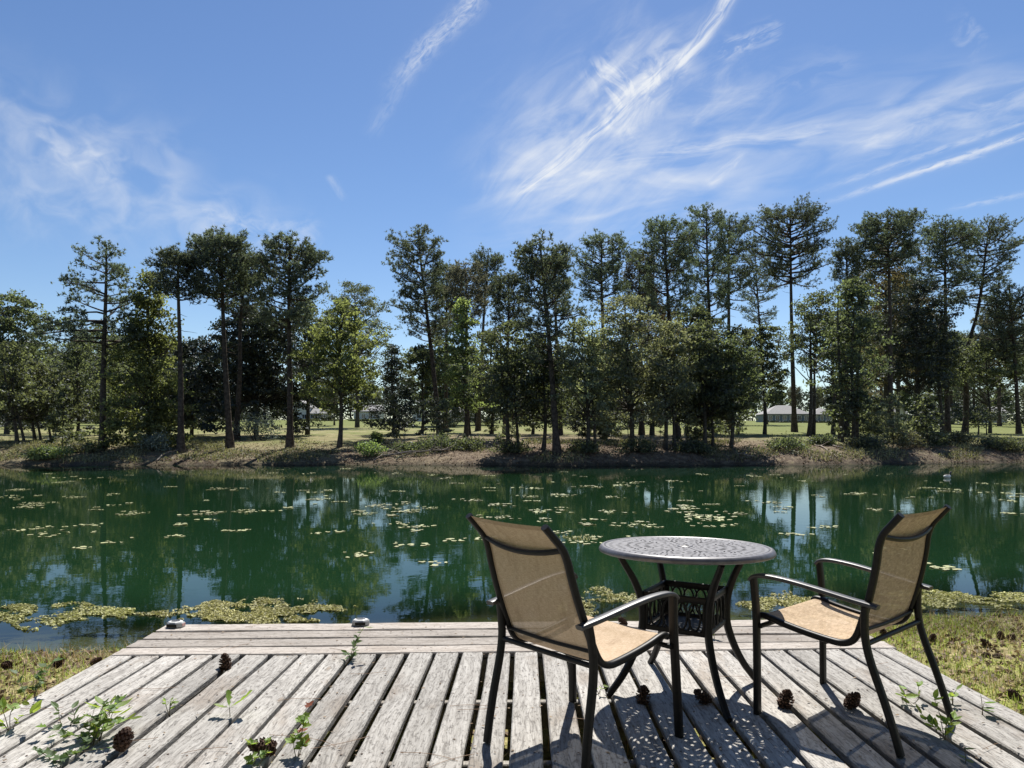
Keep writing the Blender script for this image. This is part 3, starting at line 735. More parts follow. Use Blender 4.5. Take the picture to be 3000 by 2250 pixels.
PINES = [
 # x base, y base (or distance if <200), x top, y top, half width px, crown bottom y, options, label
 (301, 1320, 309, 700, 112, 1010, dict(layered=True, dens=1.25, skew=(-.22, 0)), 'tall layered pine at far left with tiers of long low branches'),
 (530, 1324, 525, 727, 64, 880, dict(dens=1.0), 'slim straight pine with small crown right of the layered pine'),
 (674, 1311, 641, 672, 88, 890, dict(dens=1.25), 'tallest pine of the left group, second trunk right of the bright sweetgum'),
 (692, 1288, 722, 725, 66, 930, dict(dens=1.15, bends=((.62, -.25, .18),)), 'pine with slightly crooked trunk just right of the tallest left pine'),
 (849, 1311, 849, 692, 98, 960, dict(dens=1.25), 'straight thick pine with wide crown left of the white two storey house'),
 (1289, 1277, 1222, 658, 80, 1000, dict(dens=1.1, bends=((.55, .1, .3),), skew=(-.25, 0), dome=.6), 'leaning pine beside the open sky gap, with a drooping left limb'),
 (1304, 1266, 1312, 766, 56, 1000, dict(dens=1.3), 'dark pine standing directly behind the leaning pine'),
 (1370, 62, 1362, 765, 58, 950, dict(dens=1.3), 'brownish pine crown right of the leaning pine'),
 (1400, 1262, 1429, 728, 48, 890, dict(dens=1.0), 'small topped pine on a thin bare trunk left of the layered centre pine'),
 (1632, 1330, 1586, 682, 92, 1090, dict(dens=1.05, layered=False, dome=.5), 'big centre pine on the bank edge with open lower limbs'),
 (1480, 60, 1490, 790, 50, 980, dict(dens=1.1), 'narrow pine close behind the big centre pine on its left'),
 (1640, 66, 1625, 745, 46, 930, dict(dens=.9), 'thin pine close behind the big centre pine on its right'),
 (1775, 62, 1762, 680, 82, 905, dict(dens=.95, dome=.5), 'open crowned pine with bare trunk above the pale willow oak'),
 (1985, 62, 1945, 643, 92, 920, dict(dens=.95, dome=.55), 'wide open crowned pine left of the tallest right pine'),
 (1880, 68, 1875, 730, 46, 900, dict(dens=1.0), 'brown tinged pine crown behind the wide open crowned pine'),
 (2092, 1268, 2068, 592, 74, 960, dict(dens=1.35), 'tallest pine of the right group with dense dark top'),
 (2134, 1264, 2138, 622, 60, 900, dict(dens=1.05, skew=(.3, 0)), 'pine with crown reaching right, next to the tallest right pine'),
 (2244, 1243, 2212, 717, 62, 950, dict(dens=.85), 'thin see through pine between two big right pines'),
 (2328, 1266, 2312, 598, 106, 830, dict(dens=.9, dome=.55), 'broad umbrella crowned pine with long bare trunk before the hip roofed house'),
 (2610, 66, 2602, 618, 92, 800, dict(dens=1.1, dome=.5), 'round dome topped pine rising behind the bronze oak'),
 (2480, 66, 2480, 690, 40, 850, dict(dens=.9), 'small pine top left of the dome topped pine'),
 (2776, 1272, 2768, 632, 78, 860, dict(dens=1.05, dome=.55), 'thick straight trunked pine before the bright right lawn'),
 (2827, 1268, 2900, 636, 86, 900, dict(dens=.95, dome=.55, bends=((.35, -1.1, .16),)), 'pine with a kinked trunk near the right edge'),
 (2985, 78, 2960, 830, 70, 1050, dict(dens=1.0), 'shorter pine at the right edge of the bank'),
]
def place_pine(row):
    xb, yb, xt, yt, hw, ycb, opt, label = row
    Y = float(yb) if yb < 200 else find_Y(xb, yb)
    X = (xb - 1500) / F * Y; z0 = float(terrain(X, Y))
    H = (EYE + (YH - yt) * Y / F - z0) * .975; cb = EYE + (YH - ycb) * Y / F - z0
    lean = ((xt - xb) / F * Y, 0)
    tb, cr = pine_meshes(H, cb, hw / F * Y * 1.12, .145 + H * .0062, lean, **opt)
    t = thing('pine_tree', label, 'tree', (X, Y, z0), 0, 'pines along the far bank')
    tb.build('trunk', M['bark'], t, smooth=True)
    cr.build('crown', M['needle2'] if ('brown' in label) else M['needle'], t)
for row in PINES: place_pine(row)

BROADS = [
 # x, y base / distance, x top, y top, half width px, crown bottom y, material, leaf count, leaf size, shape, trunks, label
 (432, 1312, 440, 800, 112, 1330, 'leaf_bright', 9500, .22, 'cone', 1, 'bright green sweetgum clothed to the ground between two left pines'),
 (993, 1310, 1000, 885, 100, 1205, 'leaf_bright', 7200, .22, 'oval', 1, 'bright green young sweetgum with thin trunk at the water, left of centre'),
 (1364, 1285, 1355, 880, 68, 1200, 'leaf_bright', 4600, .21, 'cone', 1, 'narrow bright sweetgum with two pointed tops right of the leaning pine'),
 (750, 62, 740, 905, 165, 1265, 'leaf_dark', 15000, .24, 'dome', 1, 'huge very dark magnolia behind the left pine group'),
 (560, 64, 560, 1000, 110, 1260, 'leaf_dark', 9000, .24, 'dome', 1, 'dark rounded evergreen beneath the slim left pine'),
 (1046, 1252, 1040, 828, 118, 1140, 'leaf_mid', 9500, .22, 'oval', 1, 'thick trunked oak behind the young sweetgum left of the sky gap'),
 (1150, 66, 1150, 1015, 66, 1255, 'leaf_dark', 6000, .18, 'cone', 1, 'small dark cedar on the lawn below the open sky gap'),
 (20, 72, 10, 865, 190, 1190, 'leaf_mid', 12000, .26, 'dome', 1, 'large rounded oak cut by the left picture edge'),
 (120, 1290, 90, 1060, 130, 1255, 'leaf_mid', 8000, .19, 'oval', 3, 'low thicket of crooked small trees at the far left bank'),
 (225, 1285, 230, 1000, 80, 1250, 'leaf_mid', 6000, .18, 'oval', 1, 'small leafy tree with reddish trunk under the layered pine'),
 (60, 1300, 20, 1010, 95, 1240, 'leaf_mid', 5500, .2, 'oval', 2, 'light green sapling cluster at the left edge'),
 (1505, 1318, 1500, 950, 105, 1255, 'leaf_mid', 9000, .18, 'oval', 2, 'leafy understory tree with twin trunks left of the big centre pine'),
 (1590, 1316, 1600, 985, 82, 1250, 'leaf_mid', 6000, .18, 'oval', 1, 'thin leafy sapling just left of the centre pine trunk'),
 (1730, 1318, 1725, 930, 98, 1260, 'leaf_pale', 8500, .17, 'oval', 2, 'pale loose willow oak right of the centre pine'),
 (1850, 1310, 1835, 872, 110, 1240, 'leaf_pale', 10500, .17, 'dome', 1, 'tall pale green willow oak, highest of the middle clump'),
 (1960, 1316, 1965, 950, 92, 1250, 'leaf_pale', 8500, .17, 'oval', 2, 'dense pale willow oak on the right of the middle clump'),
 (1910, 66, 1900, 848, 72, 1050, 'leaf_brown', 6000, .2, 'dome', 1, 'bronze green oak top behind the tall willow oak'),
 (2070, 1314, 2065, 945, 92, 1255, 'leaf_mid', 9000, .18, 'oval', 2, 'dark shaded thicket tree under the tallest right pine'),
 (2140, 1312, 2150, 985, 72, 1260, 'leaf_mid', 7000, .18, 'oval', 1, 'shaded leafy tree right of the thicket, hiding a pine foot'),
 (2380, 1280, 2395, 855, 92, 1090, 'leaf_mid', 7000, .18, 'oval', 2, 'twin trunked tree before the hip roofed house'),
 (2490, 1296, 2500, 810, 76, 1225, 'leaf_mid', 8000, .2, 'oval', 3, 'dense three trunked tree right of the hip roofed house'),
 (2590, 1267, 2600, 690, 128, 1160, 'leaf_brown', 9000, .22, 'oval', 1, 'bronze topped oak with spreading crown on the right'),
 (2626, 1262, 2640, 800, 110, 1130, 'leaf_mid', 8500, .21, 'oval', 1, 'dark oak pressed against the bronze topped oak'),
 (2870, 1275, 2880, 1190, 42, 1255, 'leaf_mid', 1100, .16, 'oval', 2, 'small sparse sapling on the right lawn edge beside the kinked pine'),
 (2240, 72, 2235, 955, 80, 1150, 'leaf_mid', 6500, .22, 'oval', 1, 'shaded oak filling the gap left of the umbrella crowned pine'),
 (1560, 68, 1560, 1030, 120, 1235, 'leaf_mid', 7000, .22, 'oval', 1, 'deep shaded oak behind the centre pine'),
 (1780, 70, 1790, 990, 130, 1230, 'leaf_dark', 8000, .22, 'dome', 1, 'dark evergreen oak behind the pale willow oaks'),
 (2010, 68, 2015, 900, 110, 1235, 'leaf_mid', 8000, .22, 'oval', 1, 'shaded oak between the middle clump and the tallest right pine'),
 (2160, 70, 2165, 960, 90, 1200, 'leaf_mid', 6000, .22, 'oval', 1, 'shaded oak behind the thicket at right'),
 (1235, 72, 1240, 1010, 80, 1150, 'leaf_mid', 6000, .22, 'oval', 1, 'shaded oak low behind the leaning pine'),
 (1440, 70, 1440, 970, 85, 1200, 'leaf_mid', 6000, .22, 'oval', 1, 'shaded oak behind the narrow sweetgum'),
 (310, 70, 300, 960, 120, 1235, 'leaf_mid', 7000, .24, 'oval', 1, 'grey green oak behind the layered pine'),
 (900, 68, 895, 880, 95, 1130, 'leaf_mid', 7000, .22, 'oval', 1, 'shaded oak right of the huge magnolia'),
 (2900, 80, 2890, 1000, 120, 1150, 'leaf_mid', 6000, .24, 'oval', 1, 'shaded oak behind the kinked pine'),
 (2440, 72, 2440, 900, 90, 1110, 'leaf_mid', 6000, .22, 'oval', 1, 'shaded oak behind the twin trunked tree'),
 (2680, 72, 2690, 830, 110, 1150, 'leaf_dark', 8000, .22, 'oval', 1, 'dark oak right of the bronze topped oak'),
 (2760, 76, 2740, 950, 80, 1160, 'leaf_mid', 5000, .22, 'oval', 1, 'shaded oak behind the thick straight right pine'),
]
for (xb, yb, xt, yt, hw, ycb, mt, n, lf, shp, trk, label) in BROADS:
    Y = float(yb) if yb < 200 else find_Y(xb, yb)
    X = (xb - 1500) / F * Y; z0 = float(terrain(X, Y))
    H = EYE + (YH - yt) * Y / F - z0; cb = max(.15, EYE + (YH - ycb) * Y / F - z0)
    tb, cr = broad_meshes(H, cb, hw / F * Y, .07 + H * .011, n, lf, shp, ((xt - xb) / F * Y, 0), trk, clump=.34 + H * .012)
    t = thing('broadleaf_tree', label, 'tree', (X, Y, z0), 0, 'broadleaf trees along the far bank')
    tb.build('trunk', M['bark2'], t, smooth=True); cr.build('crown', M[mt], t)

SAP = []
for k_ in range(4):
    tb, cr = broad_meshes(3.6, .25, 1.15, .035, 1700, .18, ('cone', 'oval', 'oval', 'dome')[k_], clump=.3, sides=5)
    a_ = tb.mesh('trunk', True); a_.materials.append(M['bark2']); b_ = cr.mesh('crown'); b_.materials.append(M[('leaf_mid', 'leaf_mid', 'leaf_pale', 'leaf_dark')[k_]]); SAP.append((a_, b_))
for _ in range(46):
    xs_ = float(rng.choice([rng.uniform(1060, 2170), rng.uniform(1060, 2170), rng.uniform(2440, 2720), rng.uniform(-40, 760)])); Y_ = rng.uniform(48, 74)
    X_ = (xs_ - 1500) / F * Y_; Y_ = max(Y_, float(far_shore(X_)) + 2.5); X_ = (xs_ - 1500) / F * Y_
    if 850 < xs_ < 960 or 1195 < xs_ < 1260: continue
    t = thing('sapling', 'slender leafy sapling in the shade of the far bank trees', 'tree', (X_, Y_, float(terrain(X_, Y_))), rng.uniform(0, 6.28), 'saplings under the far bank trees')
    f_ = rng.uniform(.55, 1.25); t.scale = (f_ * rng.uniform(.8, 1.2),) * 2 + (f_,)
    a_, b_ = SAP[int(rng.integers(4))]; link('trunk', a_, None, t); link('crown', b_, None, t)

# woods beyond the lawn: each tree its own object, meshes shared
def proto(kind, H, cbf, Rc, mat, **kw):
    if kind == 'pine': tb, cr = pine_meshes(H, H * cbf, Rc, .24, dens=.75, scale=1.7, sides=5, stubs=2, **kw)
    else: tb, cr = broad_meshes(H, H * cbf, Rc, .22, 3600, .42, kw.pop('shape', 'oval'), clump=.75, sides=5)
    a = tb.mesh('trunk', True); a.materials.append(M['bark']); b = cr.mesh('crown'); b.materials.append(M[mat])
    return a, b, H
PR = [proto('pine', 15, .5, 2.6, 'needle'), proto('pine', 16, .42, 3.0, 'needle2', dome=.55), proto('pine', 14, .35, 2.6, 'needle'),
      proto('broad', 12, .18, 4.2, 'leaf_mid', shape='oval'), proto('broad', 11, .12, 4.4, 'leaf_dark', shape='dome'), proto('broad', 10, .15, 3.8, 'leaf_mid', shape='dome')]
TXT = {'pine': ('distant_pine', 'distant pine in the woods beyond the lawn', 'distant pines beyond the lawn'),
       'broad': ('distant_tree', 'distant rounded broadleaf tree beyond the lawn', 'distant broadleaf trees beyond the lawn')}
def far_tree(xpx, Y, ytop, k):
    a, b, H0 = PR[k]; nm, lb, gp = TXT['pine' if k < 3 else 'broad']
    if Y < 206 and any(a < xpx < c_ for a, c_ in ((2225, 2470), (865, 960), (1045, 1112), (1195, 1260), (2610, 2665))): return
    X = (xpx - 1500) / F * Y; z0 = float(terrain(X, Y)); H = EYE + (YH - ytop) * Y / F - z0
    t = thing(nm, lb, 'tree', (X, Y, z0), rng.uniform(0, 6.28), gp); s = H / H0
    t.scale = (s * rng.uniform(.9, 1.15),) * 2 + (s,)
    link('trunk', a, None, t); link('crown', b, None, t)
x = -420.0
while x < 3450:                                  # a loose middle row
    if x > 2520: yt = rng.uniform(840, 1010); k = int(rng.integers(0, 3))
    elif 1090 < x < 1230: yt = rng.uniform(1035, 1075); k = int(rng.integers(3, 6))
    elif x < 700: yt = rng.uniform(930, 1050); k = int(rng.integers(0, 6))
    else: yt = rng.uniform(1000, 1100); k = int(rng.integers(0, 6))
    far_tree(x, rng.uniform(98, 165), yt, k); x += rng.uniform(75, 150)
x = -500.0
while x < 3550:                                  # the wood behind the houses
    far_tree(x, rng.uniform(240, 300), rng.uniform(1080, 1150), int(rng.integers(0, 6))); x += rng.uniform(44, 80)
x = 2350.0
while x < 3300:                                  # tall thin pines on the right
    far_tree(x, rng.uniform(150, 200), rng.uniform(900, 1020), int(rng.integers(0, 3))); x += rng.uniform(45, 80)


for (X_, Y_, H_, k_) in ((-13, -9, 17, 0), (-5.5, -14, 19, 1), (4, -10, 16, 2), (11, -6, 18, 0), (-20, -3, 16, 3), (18, -12, 15, 3), (-1, -22, 17, 4), (14, -22, 18, 1), (-14, -22, 18, 4), (24, -2, 17, 1), (-27, -12, 16, 1)):  # unseen trees behind the camera, added to cut sky fill; cones suggest such pines
    a_, b_, H0 = PR[k_]; t = thing('pine_tree' if k_ < 3 else 'broadleaf_tree', 'unseen near bank tree behind the deck, added to block sky light', 'tree', (X_, Y_, float(terrain(X_, Y_))), rng.uniform(0, 6), 'unseen near bank trees added behind the deck')
    t.scale = (H_ / H0 * 1.25,) * 2 + (H_ / H0,); link('trunk', a_, None, t); link('crown', b_, None, t)
tb, cr = pine_meshes(17, 4.6, 3.35, .22, (0, 0), dens=1.3, dome=.4, nw=.012)
t = thing('pine_tree', 'near pine whose needle tips just enter the upper right picture edge', 'tree', (10.75, 7.6, float(terrain(10.75, 7.6))), 1.0, None)
tb.build('trunk', M['bark'], t, smooth=True); cr.build('crown', M['needle'], t)

def wood_edge():
    n = 46000; X = rng.uniform(-330, 330, n); Y = 305 + rng.normal(size=n) * 7 + .0004 * X * X
    top = 13.0 + 2.6 * hnoise(X, 0 * X, .09, 51) + 2.0 * hnoise(X, 0 * X, .4, 52)
    P = np.stack([X, Y, terrain(X, Y) + top * rng.uniform(0, 1, n) ** .8], -1)
    b = MB(); V, Fc = leaf_quads(P, 1.15); b.add(V, Fc)
    tag(b.build('woods', M['leaf_dark']), 'dark edge of the woods behind the houses', 'woods', kind='stuff')
wood_edge()
cr = MB(); nc = 34; cen = rng.normal(size=(nc, 3)) * (1.5, 1.3, .7) + (0, 0, 1.6); cen[:, 2] = np.clip(cen[:, 2], .3, 3)
V, Fc = leaf_quads((cen[:, None, :] + rng.normal(size=(nc, 45, 3)) * .38).reshape(-1, 3), .3); cr.add(V, Fc); BUSH = cr.mesh('far_bush'); BUSH.materials.append(M['leaf_dark'])
bx = -200.0
while bx < 3300:
    if not any(a < bx < c_ for a, c_ in ((2150, 2520), (800, 1020), (1030, 1150), (1160, 1290), (2560, 2715), (2860, 2990))):
        Yb = rng.uniform(95, 215); Xb = (bx - 1500) / F * Yb; o = link('far_bush', BUSH); o.location = (Xb, Yb, float(terrain(Xb, Yb)) - .2); o.rotation_euler = (0, 0, rng.uniform(0, 6.28)); sb_ = rng.uniform(.7, 1.5) * Yb / 150; o.scale = (sb_ * 1.5, sb_, sb_)
        tag(o, 'dark bush in the shade beyond the lawn', 'bush', 'dark bushes beyond the lawn')
    bx += rng.uniform(35, 75)

# ------------------------------------------------------------------ far bank: shrubs, undergrowth, dead wood, car, bird
def shrub(label, xpx, ypx, wpx, hpx, mat, n=1600, leaf=.13):
    Y = find_Y(xpx, ypx); X = (xpx - 1500) / F * Y; z0 = float(terrain(X, Y)); w, h = wpx / F * Y / 2 * rng.uniform(.85, 1.25), hpx / F * Y * rng.uniform(.6, 1.0)
    cr, st = MB(), MB()
    nc = 40; a = rng.uniform(0, 6.28, nc); r = np.sqrt(rng.uniform(0, 1, nc)); zz = rng.uniform(.12, 1, nc) ** .8
    cen = np.stack([np.cos(a) * r * w * (1.1 - zz * .35), np.sin(a) * r * w * .7 * (1.1 - zz * .35), zz * h * (1 - .35 * r)], -1)
    for c in cen[::4]: st.tube(np.array([(c[0] * .2, c[1] * .2, -.1), c * (.6, .6, .55), c]), np.array([.025, .018, .008]), 3, cap=False)
    P = np.repeat(cen, n // nc, 0) + rng.normal(size=(n // nc * nc, 3)) * np.array((.22, .22, .15)) * max(.6, w)
    P[:, 2] = np.abs(P[:, 2]); V, Fc = leaf_quads(P, leaf); cr.add(V, Fc)
    t = thing('shrub', label, 'shrub', (X, Y, z0), 0, 'shrubs along the far bank')
    st.build('stems', M['bark2'], t); cr.build('foliage', M[mat], t)
SHR = [('light green low bush at the far left water edge', 110, 1345, 70, 38, 'shrub'), ('pale green bush below the layered pine', 165, 1340, 90, 42, 'shrub'),
 ('spreading low bush left of the layered pine foot', 245, 1325, 80, 34, 'cover'),
 ('silvery leaved bush beside the crooked left pine', 752, 1290, 110, 98, 'shrub_grey'),
 ('pale leafy shrub at the foot of the bright sweetgum', 455, 1322, 85, 60, 'shrub_grey'),
 ('bright yellow green bush at the water left of centre', 1085, 1335, 86, 62, 'shrub'),
 ('upright bright sprig bush behind the yellow green bush', 1104, 1300, 30, 40, 'shrub'),
 ('dark spreading bush right of the yellow green bush', 1195, 1325, 110, 46, 'leaf_mid'), ('dark low thicket at the foot of the leaning pine', 1280, 1318, 100, 50, 'leaf_mid'),
 ('dim bush below the narrow sweetgum', 1375, 1318, 90, 44, 'leaf_mid'),
 ('shaded bush left of the centre pine foot', 1500, 1325, 100, 40, 'leaf_mid'), ('shaded bush right of the centre pine foot', 1720, 1325, 110, 40, 'leaf_mid'),
 ('deep shaded bush below the tall willow oak', 1870, 1325, 120, 42, 'leaf_mid'), ('shaded bush below the right thicket', 2030, 1325, 110, 40, 'leaf_mid'),
 ('ferny green bush below the hip roofed house', 2300, 1315, 110, 52, 'leaf_mid'), ('ferny bush by the twin trunked tree', 2410, 1305, 70, 46, 'leaf_mid'),
 ('dark bush below the dense three trunked tree', 2530, 1315, 110, 48, 'leaf_mid'), ('olive bush below the bronze oak', 2650, 1312, 110, 50, 'cover'),
 ('sunlit olive bush left of the thick right pine', 2730, 1300, 90, 40, 'cover'), ('dusty bush between the two right pines', 2800, 1306, 90, 44, 'cover'),
 ('dark mound of bush right of the kinked pine', 2910, 1310, 120, 36, 'leaf_mid'), ('low green mound at the right edge', 2975, 1318, 90, 28, 'leaf_mid')]
for s_ in SHR: shrub(*s_)
def far_hedge(label, xpx, Y, w, h, mat):
    X = (xpx - 1500) / F * Y; z0 = float(terrain(X, Y)); b = MB()
    P = rng.uniform(-1, 1, (900, 3)) * np.array((w / 2, .8, h / 2)) + (0, 0, h / 2)
    V, Fc = leaf_quads(P, .45); b.add(V, Fc)
    o = b.build('hedge', M[mat]); o.location = (X, Y, z0); tag(o, label, 'hedge', 'hedges before the houses')
far_hedge('dark clipped hedge along the front of the hip roofed house', 2345, 200, 21, .5, 'leaf_dark')
far_hedge('low hedge before the white two storey house', 925, 212, 14, .6, 'leaf_mid')
far_hedge('hedge before the small half hidden white house', 1080, 205, 12, .5, 'leaf_mid')
far_hedge('tall bush right of the white shed sized house', 1275, 180, 7, 3.4, 'leaf_mid')
far_hedge('wide dark shrubbery before the brick house', 1335, 188, 9, 1.6, 'leaf_dark')

# undergrowth and leaf litter of the bank
def scatter_far(n, x0, x1, d0, d1, hmax, patch=None):
    X = rng.uniform(x0, x1, n); Y = far_shore(X) + d0 + (d1 - d0) * rng.uniform(0, 1, n) ** 1.2
    keep = hnoise(X, Y, .55, 21) + .35 * hnoise(X, Y, 2.2, 22) > (patch if patch is not None else -9)
    X, Y = X[keep], Y[keep]
    return np.stack([X, Y, terrain(X, Y) + np.abs(rng.normal(size=len(X))) * hmax], -1)
b = MB(); V, Fc = leaf_quads(scatter_far(44000, -42, 46, .6, 9, .12, .06), .13, 1.0); b.add(V, Fc)
tag(b.build('undergrowth', M['cover']), 'low weedy undergrowth covering the far bank', 'undergrowth', kind='stuff')
P = scatter_far(30000, -44, 48, .3, 10, .0, .12); a_ = rng.uniform(0, 6.28, len(P)); l_ = rng.uniform(.12, .42, len(P)); tl_ = rng.normal(size=len(P)) * .5
sd_ = np.stack([np.cos(a_), np.sin(a_), 0 * a_], -1) * .018; dv = np.stack([np.cos(a_ + 1) * np.sin(tl_), np.sin(a_ + 1) * np.sin(tl_), np.cos(tl_)], -1) * l_[:, None]
b = MB(); b.add(np.stack([P - sd_, P + sd_, P + dv], 1).reshape(-1, 3), np.arange(len(P) * 3).reshape(-1, 3)); tag(b.build('bank_grass', M['bank_grass']), 'tufts of tan and olive grass on the far bank', 'grass', kind='stuff')
b = MB(); P = scatter_far(26000, -44, 46, .05, 9, .03); V, Fc = leaf_quads(P, .10, 2.5); b.add(V, Fc)
tag(b.build('leaf_litter', M['litter']), 'brown leaf litter strewn over the far bank', 'leaf litter', kind='stuff')

def dead_branch(label, x0, y0, x1, y1, r, lift=.25, twigs=5, name='fallen_branch'):
    A = gnd(x0, y0, WATER + .05) if y0 > 1340 else None
    def pt(x, y, dz):
        Y = find_Y(x, min(y, 1352)); X = (x - 1500) / F * Y
        return np.array((X, Y, float(terrain(X, Y)) + dz))
    p, q = pt(x0, y0, .06), pt(x1, y1, lift)
    mid = (p + q) / 2 + np.array((0, -.1, .1))
    path = catmull([p, mid, q], 8); path[1:-1] += rng.normal(size=(6, 3)) * .04
    b = MB(); b.tube(path, np.linspace(r, r * .35, 8), 6)
    for i in range(twigs):
        k = rng.integers(2, 7); d = rng.normal(size=3) * (1, .4, .5) + (0, 0, .35)
        bp, br = limb(path[k], d, rng.uniform(.4, 1.1), r * .4, .1, 4, .3); b.tube(bp, br, 4)
    o = b.build(name, M['dead'], smooth=True); o.location = p; o.data.transform(Matrix.Translation(-Vector(p)))
    tag(o, label, 'branch', 'dead branches at the far water edge')
dead_branch('long dark fallen branch at the water below the yellow green bush', 1120, 1338, 1320, 1330, .09, .3, 8)
dead_branch('forked pale fallen branch poking into the water left of centre', 1095, 1352, 1165, 1336, .05, .35, 4)
dead_branch('short bleached stick at the water under the fallen branch', 1160, 1350, 1230, 1340, .04, .4, 3)
dead_branch('bleached leaning log below the leaning pine', 1328, 1312, 1352, 1290, .08, .55, 0)
dead_branch('thin bare branch sloping to the water below the slim pine', 460, 1358, 525, 1325, .05, .2, 2)
dead_branch('dead limb sloping down the shaded bank on the right of centre', 2160, 1335, 2215, 1348, .06, .15, 1)
dead_branch('exposed pale root running down the bank below the twin trunks', 2385, 1305, 2455, 1345, .07, .1, 2)
dead_branch('second exposed root beside the pale root', 2440, 1308, 2530, 1343, .06, .1, 2)

def far_car():
    Y = 185; X = (1388 - 1500) / F * Y; z0 = float(terrain(X, Y))
    t = thing('parked_car', 'white parked car far off beside the brick house', 'car', (X, Y, z0))
    paint = simple('white car paint', (.6, .6, .6), (.63, .63, .63), 2, .3)
    b = MB(); prof = [(-2.1, .35), (-2.1, .8), (-1.5, .92), (-.9, 1.42), (.6, 1.42), (1.2, .95), (2.0, .85), (2.1, .4)]
    V = [(x_, y_, z_) for y_ in (-.85, .85) for x_, z_ in prof]
    n = len(prof); b.add(V, [(i, (i + 1) % n, (i + 1) % n + n, i + n) for i in range(n)])
    for off, s_ in ((0, 1), (n, -1)):
        c = [(0, -.85 if off == 0 else .85, .8)] + V[off:off + n]; b.add(c, [((0, i + 1, (i + 1) % n + 1) if s_ > 0 else (0, (i + 1) % n + 1, i + 1)) for i in range(n)])
    b.build('body', paint, t)
    g = MB(); g.box((-1.05, -.87, .95), (.75, -.86, 1.33)); g.build('side_window', M['glass'], t)
    for x_ in (-1.3, 1.3):
        w = MB(); w.lathe([(0, -.1), (.32, -.1), (.32, .1), (0, .1)], 14); o = w.build('wheel', M['metal'], t); o.rotation_euler = (R(90), 0, 0); o.location = (x_, -.82, .32)
far_car()

def bird():
    x_, y_ = gnd(2775, 1400, WATER)
    b = MB(); a = np.linspace(0, math.pi, 9)
    path = [(-.24, 0, .10), (-.17, 0, .09), (-.06, 0, .08), (.07, 0, .08), (.15, 0, .11), (.175, 0, .2), (.19, 0, .26), (.23, 0, .27), (.30, 0, .255)]
    b.tube(np.array(path), [.012, .05, .095, .095, .06, .032, .042, .035, .008], 10, up=(0, 1, 0))
    m, T, o = new_mat('duck plumage'); v = T.n('ShaderNodeTexCoord').outputs['Object']
    sp = T.n('ShaderNodeSeparateXYZ'); T.link(v, sp.inputs[0])
    c = T.mixc(T.ss(sp.outputs[2], .13, .16), (.7, .68, .62), (.03, .03, .03)); principled(T, o, c, .7)
    ob = b.build('duck', m, smooth=True); ob.location = (x_, y_, WATER - .02); ob.rotation_euler = (0, 0, R(20)); ob.scale = (.95,) * 3
    tag(ob, 'small dark headed duck with white flank swimming near the right far bank', 'duck')
bird()


# ------------------------------------------------------------------ floating plants
def pad_patch_mesh(n, sx, sy, size):
    b = MB(); a = np.arange(7) / 7 * 2 * math.pi
    cl = rng.normal(size=(max(1, n // 7), 2)) * (sx * .5, sy * .5)
    for i in range(n):
        c = cl[rng.integers(len(cl))] + rng.normal(size=2) * (sx * .16, sy * .2)
        r = size * rng.uniform(.5, 1.2); ph = rng.uniform(0, 6.28)
        V = [(c[0] + math.cos(q + ph) * r * rng.uniform(.7, 1.1), c[1] + math.sin(q + ph) * r * rng.uniform(.7, 1.1), rng.uniform(.002, .022)) for q in a]
        b.add([(c[0], c[1], .004)] + V, [(0, j + 1, (j + 1) % 7 + 1) for j in range(7)])
    me = b.mesh('lily_pad_patch'); me.materials.append(M['pad']); return me
PADS = [pad_patch_mesh(n, sx, sy, s_) for n, sx, sy, s_ in ((9, .34, .30, .075), (16, .6, .45, .075), (26, .95, .6, .08), (5, .2, .2, .07), (14, .9, .25, .07), (36, 1.3, .8, .08))]
spots = [(640, 1503, 2), (690, 1497, 5), (560, 1505, 1), (1160, 1440, 4), (270, 1547, 5), (235, 1552, 2), (410, 1505, 2), (660, 1432, 2), (80, 1435, 2), (345, 1478, 1), (590, 1530, 1), (705, 1555, 1),
 (1090, 1505, 2), (1180, 1505, 1), (1200, 1540, 2), (1195, 1550, 1), (940, 1462, 4), (1700, 1425, 5), (1960, 1410, 2), (1860, 1415, 2), (1620, 1450, 2), (1640, 1453, 1), (1780, 1457, 2), (2090, 1513, 5), (2130, 1520, 5), (2140, 1537, 2),
 (2290, 1557, 1), (2340, 1545, 1), (2000, 1488, 2), (1990, 1487, 1), (2350, 1410, 2), (2510, 1447, 2), (2700, 1430, 5), (2750, 1440, 5), (2800, 1436, 2), (2880, 1417, 2), (2960, 1445, 2), (2560, 1495, 2),
 (1690, 1568, 5), (1680, 1585, 2), (1850, 1540, 2), (1880, 1535, 1), (1750, 1530, 1), (1400, 1465, 2), (1570, 1455, 2), (1430, 1430, 4), (1440, 1480, 2), (1570, 1500, 2), (1585, 1525, 1), (1380, 1577, 2), (1460, 1518, 2), (1440, 1522, 1),
 (2560, 1615, 2), (2870, 1680, 1), (2200, 1395, 1), (2050, 1390, 1), (1650, 1383, 4), (150, 1475, 1), (30, 1455, 1), (245, 1600, 1), (500, 1575, 1), (930, 1440, 1), (1010, 1560, 1), (1095, 1632, 2), (1180, 1600, 1)]
for _ in range(120):
    xx = rng.uniform(-60, 3060); yy = 1372 + 150 * rng.uniform(0, 1) ** 1.25
    if xx < 1250 and yy > 1500: continue
    spots.append((xx, yy, int(rng.integers(0, 5))))
def pad_mesh():
    b = MB(); a = np.arange(8) / 8 * 2 * math.pi; rr = rng.uniform(.75, 1.12, 8); rr[0] = .35
    V = [(math.cos(q) * r_, math.sin(q) * r_, rng.uniform(.0, .18)) for q, r_ in zip(a, rr)]
    b.add([(0, 0, .05)] + V, [(0, j + 1, (j + 1) % 8 + 1) for j in range(8)])
    me = b.mesh('pad'); me.materials.append(M['pad']); return me
